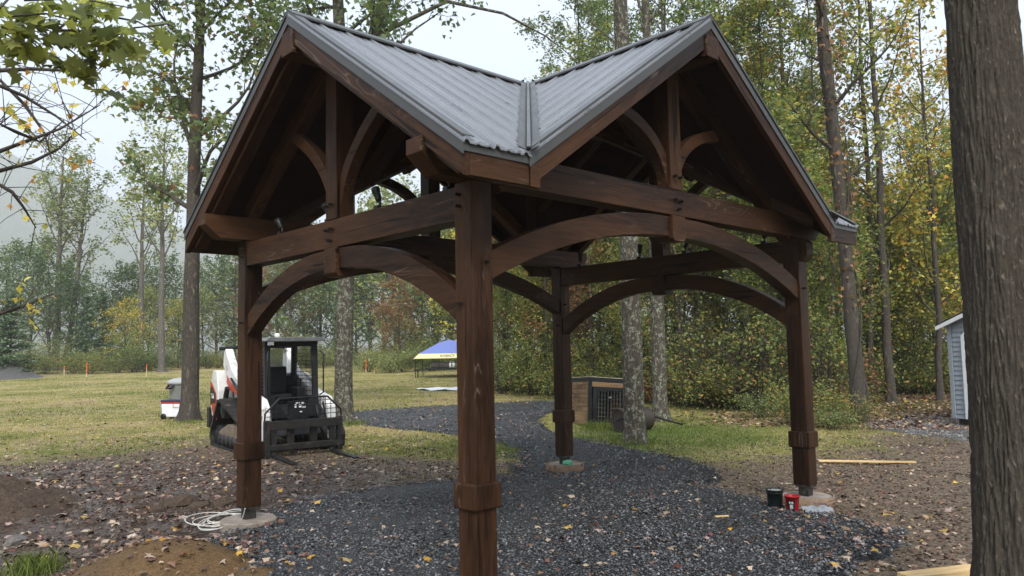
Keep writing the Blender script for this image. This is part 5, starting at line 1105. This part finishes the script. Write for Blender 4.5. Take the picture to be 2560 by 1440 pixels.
# --- buckets and bag
def bucket(loc, r0, r1, h, mat, label, n=28):
    t = tag(empty('bucket', loc), label, 'bucket'); MB().lathe([(0, .004), (r0, .004), (r0*1.0, .012), (r1, h), (r1+.006, h), (r1+.006, h-.014), (r1-.004, h), (r1-.008, h-.004), (r0-.008, .02), (0, .02)], n).build('pail', mat, t); return t
p = G(1939, 1277); b1 = bucket(p+Vector((0, 0, .02)), .072, .082, .20, plain('dark_green_plastic', (.010, .017, .018), .4, 0, .1), 'black plastic bucket with a wire handle on the gravel edge'); MB().lathe([(.080, .165), (.087, .165), (.087, .178), (.081, .178)], 28).build('rim_band', M['blackplastic'], b1)
MB().lathe([(0, .188), (.072, .19), (.076, .194)], 28).build('contents', plain('grout_film', (.30, .29, .27), .4, 0, .3, 12), b1)
MB().tube([(-.086, 0, .17), (-.08, 0, .22), (0, 0, .25), (.08, 0, .22), (.086, 0, .17)], .004, 5).build('handle', M['steel'], b1)
p = G(1982, 1286); b2 = bucket(p+Vector((0, 0, .015)), .055, .07, .175, plain('red_plastic', (.36, .012, .015), .35, 0, .08), 'small red plastic bucket with a black label beside the footing')
b2.rotation_euler.z = math.atan2(CAMP.y-p.y, CAMP.x-p.x)+R(90)
lb = MB(); lb.lathe([(.0582, .03), (.0675, .135)], 10, (0, 0, 0), a0=R(-128), a1=R(-68)); lb.v = [(x*1.02, y*1.02, z) for x, y, z in lb.v]; lbo = lb.build('label', M['black'], b2)
def on_pail(z_, a):
    rr2 = .0558+.0150*z_/.175*1.02+.0022; return Matrix.Translation((math.cos(a)*rr2, math.sin(a)*rr2, z_)) @ Matrix.Rotation(a+R(90), 4, 'Z') @ Matrix.Rotation(R(85), 4, 'X')
tx = link('lettering', text_me('HR', .034, M['letter'], .0006), lbo); tx.matrix_local = on_pail(.112, R(-98))
for z_ in (.088, .074, .060): MB().box(-.016, .016, -.003, .003, -.0004, .0006).build('fine_print', M['letter'], lbo, 0, on_pail(z_, R(-98)))
pb = G(2052, 1290); bagm = MB(); r3 = random.Random(3); NX, NY = 14, 9; vs = []
ua = (G(2070, 1290)-G(2010, 1290)); ua.z = 0; ua.normalize(); ub = Vector((-ua.y, ua.x, 0))
for i in range(NX):
    for j in range(NY): q = pb+ua*(-.17+.30*i/(NX-1))+ub*(-.05+.12*j/(NY-1)); vs.append((q.x+r3.gauss(0, .004), q.y+r3.gauss(0, .004), gz(q.x, q.y)+.035+.055*j/(NY-1)+.012*math.sin(i*1.3+j)+r3.gauss(0, .004)))
bg_ = tag(bagm.add(vs, [(i*NY+j, (i+1)*NY+j, (i+1)*NY+j+1, i*NY+j+1) for i in range(NX-1) for j in range(NY-1)], 0, True).build('cement_bag', plain('bag_paper', (.27, .29, .31), .6, 0, .1), None), 'crumpled pale paper bag with dark blue lettering under the footing beside the red bucket', 'bag')
tx = link('lettering', text_me('ENTE', .06, M['navy'], .001), bg_); tx.matrix_world = Matrix.Translation(pb+ua*.0+ub*.0+Vector((0, 0, .122))) @ Matrix(((-ua.x, -ub.x*.8, 0, 0), (-ua.y, -ub.y*.8, 0, 0), (0, -.6, 1, 0), (0, 0, 0, 1)))
# green scrap on the rear footing
c = Vector((SX-.12, SY-.17, .1)); o = rock(c, (.075, .05, .05), 'crumpled green plastic scrap on the rear footing', 5, plain('green_plastic', (.10, .36, .20), .35, 0, .3, 14)); o.name = 'plastic_scrap'; o['category'] = 'scrap'
# --- cable coil
cb = MB(); c = G(545, 1312); r3 = random.Random(8); pts = []
for k in range(7):
    ox, oy = r3.gauss(0, .05), r3.gauss(0, .09); rx, ry = r3.uniform(.17, .25), r3.uniform(.22, .42); tx_, ty_ = r3.uniform(-.1, .3), r3.uniform(-.15, .15)
    for i in range(22):
        a = 2*math.pi*i/22+.3; lx = rx*math.cos(a)+ox; ly = ry*math.sin(a)+oy; q = c+_r2*lx+Vector((-_r2.y, _r2.x, 0))*ly; pts.append((q.x, q.y, c.z+.03+max(-.012, lx*ty_+ly*tx_*.5)+k*.004))
sm = []
for i in range(len(pts)): sm.append(tuple(sum(Vector(pts[max(0, min(len(pts)-1, i+d))])*w for d, w in ((-2, .1), (-1, .2), (0, .4), (1, .2), (2, .1))) if False else (Vector(pts[max(0, i-2)])*.1+Vector(pts[max(0, i-1)])*.2+Vector(pts[i])*.4+Vector(pts[min(len(pts)-1, i+1)])*.2+Vector(pts[min(len(pts)-1, i+2)])*.1)))
pts = sm+[tuple(Vector(sm[-1]).lerp(Vector((-SX-.09, SY-.12, .19)), f)+Vector((0, 0, -.05*math.sin(f*3.14)))) for f in (.3, .6, .85, 1)]
tag(cb.tube(pts, .0052, 6).build('cable_coil', plain('white_cable', (.62, .60, .54), .5, 0, .05)), 'loose coil of white electric cable at the foot of the left post', 'cable')
# --- lumber
def board(p0, p1, w, h, label, mat=None, name='plank'):
    m, Lh = frame(p0, p1); return tag(MB().box(0, Lh, -w/2, w/2, 0, h).build(name, mat or M['freshwood'], None, .003, m), label, 'plank')
a, b = G(2047, 1160), G(2290, 1161); board(a+Vector((0, 0, .035)), b+Vector((0, 0, .02)), .07, .022, 'long thin pale wooden strip lying on the dirt beyond the post')
a, b = G(2262, 1462), G(2445, 1440); board(a+Vector((0, 0, .02)), b+Vector((0, 0, .02)), .14, .05, 'fresh yellow board at the foot of the large trunk')
a, b = G(1788, 1306), G(1822, 1304); board(a+Vector((0, 0, .05)), b+Vector((0, 0, .05)), .025, .012, 'small pale wood shim lying on the gravel', name='wood_shim')
# --- stakes
for i, (px, py, h, bi, lab_) in enumerate(((160, 940, .7, 1, 'thin survey stake with an orange tip, standing before the tall leaning tree'), (216, 944, .95, 0, 'short thick orange survey stake, the brightest one in the field'), (366, 942, .8, 1, 'yellowish survey stake in front of the ornamental grass bed'), (455, 946, .8, 1, 'survey stake with orange top just beside the trash can lid'), (115, 924, .7, 0, 'small orange stake close to the rail fence'), (915, 934, .9, 0, 'orange stake beyond the forked tree at the brush edge'), (936, 934, .35, 1, 'tiny white-ended stake beside the orange one at the brush edge'))):
    p = G(px, py); t = tag(empty('survey_stake', p), lab_, 'stake', 'survey stakes in the field'); MB().box(-.025, .025, -.012, .012, -.05, h*.62 if bi else h*.3).build('shaft', M['stakewood'], t, .003); MB().box(-.027, .027, -.014, .014, h*.622 if bi else h*.302, h).build('painted_tip', M['orange'], t, .003)
# --- rail fence
fd = tag(empty('rail_fence', (0, 0, 0)), 'weathered grey split rail fence behind the gravel heap', 'fence'); fm = plain('fence_wood', (.11, .095, .08), .8)
fp = [G(px, 921) for px in (-70, 0, 70, 140, 205, 270)]
for i, q in enumerate(fp):
    MB().box(-.08, .08, -.08, .08, -.1, 1.15).build('fence_post', fm, fd, .01, Matrix.Translation(q))
    if i:
        for z in (.45, .95):
            m, Lh = frame(fp[i-1]+Vector((0, 0, z)), q+Vector((0, 0, z))); MB().box(.08, Lh-.08, -.04, .04, -.07, .07).build('rail', fm, fd, .01, m)
# --- canopy and trailer
cn = G(1125, 941); cv = tag(empty('canopy_tent', cn, R(-43)), 'blue pop-up canopy with a yellow valance standing over the trailer', 'canopy')
t = NT('canopy_blue'); M['cblue'] = t.set(Base_Color=(.14, .18, .42), Roughness=.6); t = NT('canopy_yellow'); M['cyel'] = t.set(Base_Color=(.62, .56, .30), Roughness=.6)
H0, H1, H2, w = 1.02, 1.27, 2.02, 1.78
for k in range(4):
    a = k*math.pi/2; rot = Matrix.Rotation(a, 4, 'Z'); i_ = w*.86
    MB().add([(-i_, -i_, H1), (i_, -i_, H1), (i_*.35, -i_*.35, H2-.16), (0, 0, H2), (-i_*.35, -i_*.35, H2-.16)], [(0, 1, 2, 4), (4, 2, 3)]).build('roof_panel', M['cblue'], cv, 0, rot)
    vo_ = MB().add([(-w, -w, H0), (w, -w, H0), (i_, -i_, H1), (-i_, -i_, H1)], [(0, 1, 2, 3)]).build('valance', M['cyel'], cv, 0, rot)
    tx = link('lettering', text_me('KOBALT', .2, M['navy'], .002), vo_); tx.matrix_local = Matrix.Translation((0, -(w+i_)/2-.012, (H0+H1)/2)) @ Matrix.Rotation(R(44), 4, 'X')
    MB().box(-.02, .02, -.02, .02, 0, H0+.1).build('leg', M['black'], cv, 0, rot @ Matrix.Translation((-w+.1, -w+.1, 0)))
tr_ = tag(empty('utility_trailer', G(1130, 944)+Vector((.5, 0, 0)), R(-43)), 'black utility trailer with open side rails parked under the canopy', 'trailer')
MB().box(-1.7, 1.7, -.7, .7, .42, .52).build('bed', M['black'], tr_, .01)
for y in (-.7, .7):
    MB().tube([(-1.7, y, .8), (1.7, y, .8)], .025, 6).build('top_rail', M['black'], tr_)
    for i in range(6): MB().box(-1.7+i*.67, -1.65+i*.67, y-.025, y+.025, .5, .8).build('upright', M['black'], tr_)
    MB().lathe([(0, -.09), (.2, -.09), (.31, -.08), (.33, -.05), (.33, .05), (.31, .08), (.2, .09), (0, .09)], 22, (.3, y*1.12, .33), axis='y').build('wheel', M['rubber'], tr_)
MB().tube([(-1.7, 0, .45), (-2.4, 0, .42)], .05, 6).build('tongue', M['black'], tr_); MB().tube([(-2.2, 0, .42), (-2.2, 0, 0)], .03, 6).build('jack', M['black'], tr_)
q = tr_.location
def cargo(x, y, z, sx, sy, sz, mat, name, label):
    m = Matrix.Translation(q) @ Matrix.Rotation(R(-43), 4, 'Z'); o = MB().box(-sx/2, sx/2, -sy/2, sy/2, 0, sz).build(name, mat, None, .04, m @ Matrix.Translation((x, y, z))); tag(o, label, name.split('_')[-1]); return o
cargo(.35, .1, .523, .8, .7, .5, plain('teal_plastic', (.02, .12, .16), .4), 'storage_tote', 'tall teal tote standing on the trailer'); cargo(-.9, 0, .523, 1.1, .8, .28, plain('tarp_brown', (.06, .05, .045), .7), 'folded_tarp', 'dark folded tarp lying on the trailer')
cargo(-.35, -.35, .523, .3, .25, .3, M['white'], 'white_jug', 'small white jug standing on the trailer'); cargo(1.2, .1, .523, .5, .6, .4, M['black'], 'tool_box', 'black tool box at the back of the trailer')
# white sheet on the grass
ws = G(1100, 974); vs = []; NX, NY = 16, 8; r3 = random.Random(6); ex = (G(1150, 974)-G(1060, 974)).normalized(); ey = Vector((-ex.y, ex.x, 0))
for i in range(NX):
    for j in range(NY): p = ws+ex*(-.9+2.4*i/(NX-1))+ey*((-.9+1.8*j/(NY-1))*(.35+.65*min(1, i/6))); vs.append((p.x, p.y, gz(p.x, p.y)+.05+.02*math.sin(i*.9+j*.7)+r3.gauss(0, .01)))
tag(MB().add(vs, [(i*NY+j, (i+1)*NY+j, (i+1)*NY+j+1, i*NY+j+1) for i in range(NX-1) for j in range(NY-1)], 0, True).build('white_tarp', plain('tarp_white', (.68, .70, .74), .45, 0, .06)), 'pale grey plastic sheet spread flat on the field grass', 'tarp')
# --- shed
s0 = G(2384, 1063); s1 = G(2434, 1070); fx_ = (s1-s0); fx_.z = 0; fx_.normalize(); sh = tag(empty('shed', s0, math.atan2(fx_.y, fx_.x)), 'grey vinyl-sided garden shed with a white door frame and dark roof', 'shed')
vin = plain('grey_vinyl', (.27, .30, .33), .45, 0, .04, 2); SWd, SL, SH = 2.3, 2.9, 1.86; trimw = plain('shed_white', (.74, .75, .76), .45, 0, .03)
pitch = .36
MB().prism([(0.02, .14), (SWd-.02, .14), (SWd-.02, .14+SH), (SWd/2, .14+SH+pitch*SWd/2-.02), (.02, .14+SH)], .03, SL, 'y').build('wall_core', vin, sh)
for i in range(24):
    z0 = .14+i*.094; z1 = z0+.094; x0, x1 = .085, .66
    for (xa, xb) in ((.085, .29), (SWd-.29, SWd-.085)) if z0 < 1.7+.1 else ((.085+max(0, (z0-.14-SH)/pitch), SWd-.085-max(0, (z0-.14-SH)/pitch)),):
        if xb-xa < .1: continue
        MB().add([(xa, .004, z0), (xb, .004, z0), (xb, .022, z1-.004), (xa, .022, z1-.004), (xa, .035, z0), (xb, .035, z0), (xb, .035, z1-.004), (xa, .035, z1-.004)], [(0, 1, 2, 3), (0, 4, 5, 1), (3, 2, 6, 7), (0, 3, 7, 4), (1, 5, 6, 2)]).build('siding', vin, sh)
    MB().add([(-.004, .085, z0), (-.004, SL-.09, z0), (.014, SL-.09, z1-.004), (.014, .085, z1-.004), (.022, .085, z0), (.022, SL-.09, z0), (.022, SL-.09, z1-.004), (.022, .085, z1-.004)], [(0, 1, 2, 3), (0, 4, 5, 1), (3, 2, 6, 7), (0, 3, 7, 4), (1, 5, 6, 2)]).build('siding', vin, sh) if z0 < .14+SH-.05 else None
for x in (-.012, SWd-.07): MB().box(x, x+.085, -.012, .08, .14, .14+SH).build('corner_trim', vin, sh, .004)
fr = MB().prism([(.29, .14), (.43, .14), (.43, 1.72), (.55, 1.84), (SWd-.55, 1.84), (SWd-.43, 1.72), (SWd-.43, .14), (SWd-.29, .14), (SWd-.29, 1.75), (SWd-.46, 1.92), (.46, 1.92), (.29, 1.75)], -.02, .02, 'y').build('door_frame', trimw, sh, .004)
MB().box(.434, SWd-.434, -.002, .03, .15, 1.835).build('door', trimw, sh, .003)
shg = plain('shingle', (.05, .045, .042), .85, 0, .3, 20)
for s_, x0, x1, z0, z1 in ((0, -.17, SWd/2, .14+SH-.10, .14+SH+pitch*SWd/2+.045), (1, SWd+.17, SWd/2, .14+SH-.10, .14+SH+pitch*SWd/2+.045)):
    rf = MB().prism([(x0, z0+.05), (x1, z1), (x1, z1+.035), (x0, z0+.085)], -.13, SL+.1, 'y').build('roof_slope', shg, sh)
    MB().prism([(x0, z0-.03), (x1, z1-.085), (x1, z1-.002), (x0, z0+.048)], -.132, -.1, 'y').build('bargeboard', trimw, rf, .003)
MB().box(.05, SWd-.05, .1, SL-.1, -.05, .138).build('skid_base', plain('skid_wood', (.06, .045, .035), .8), sh)
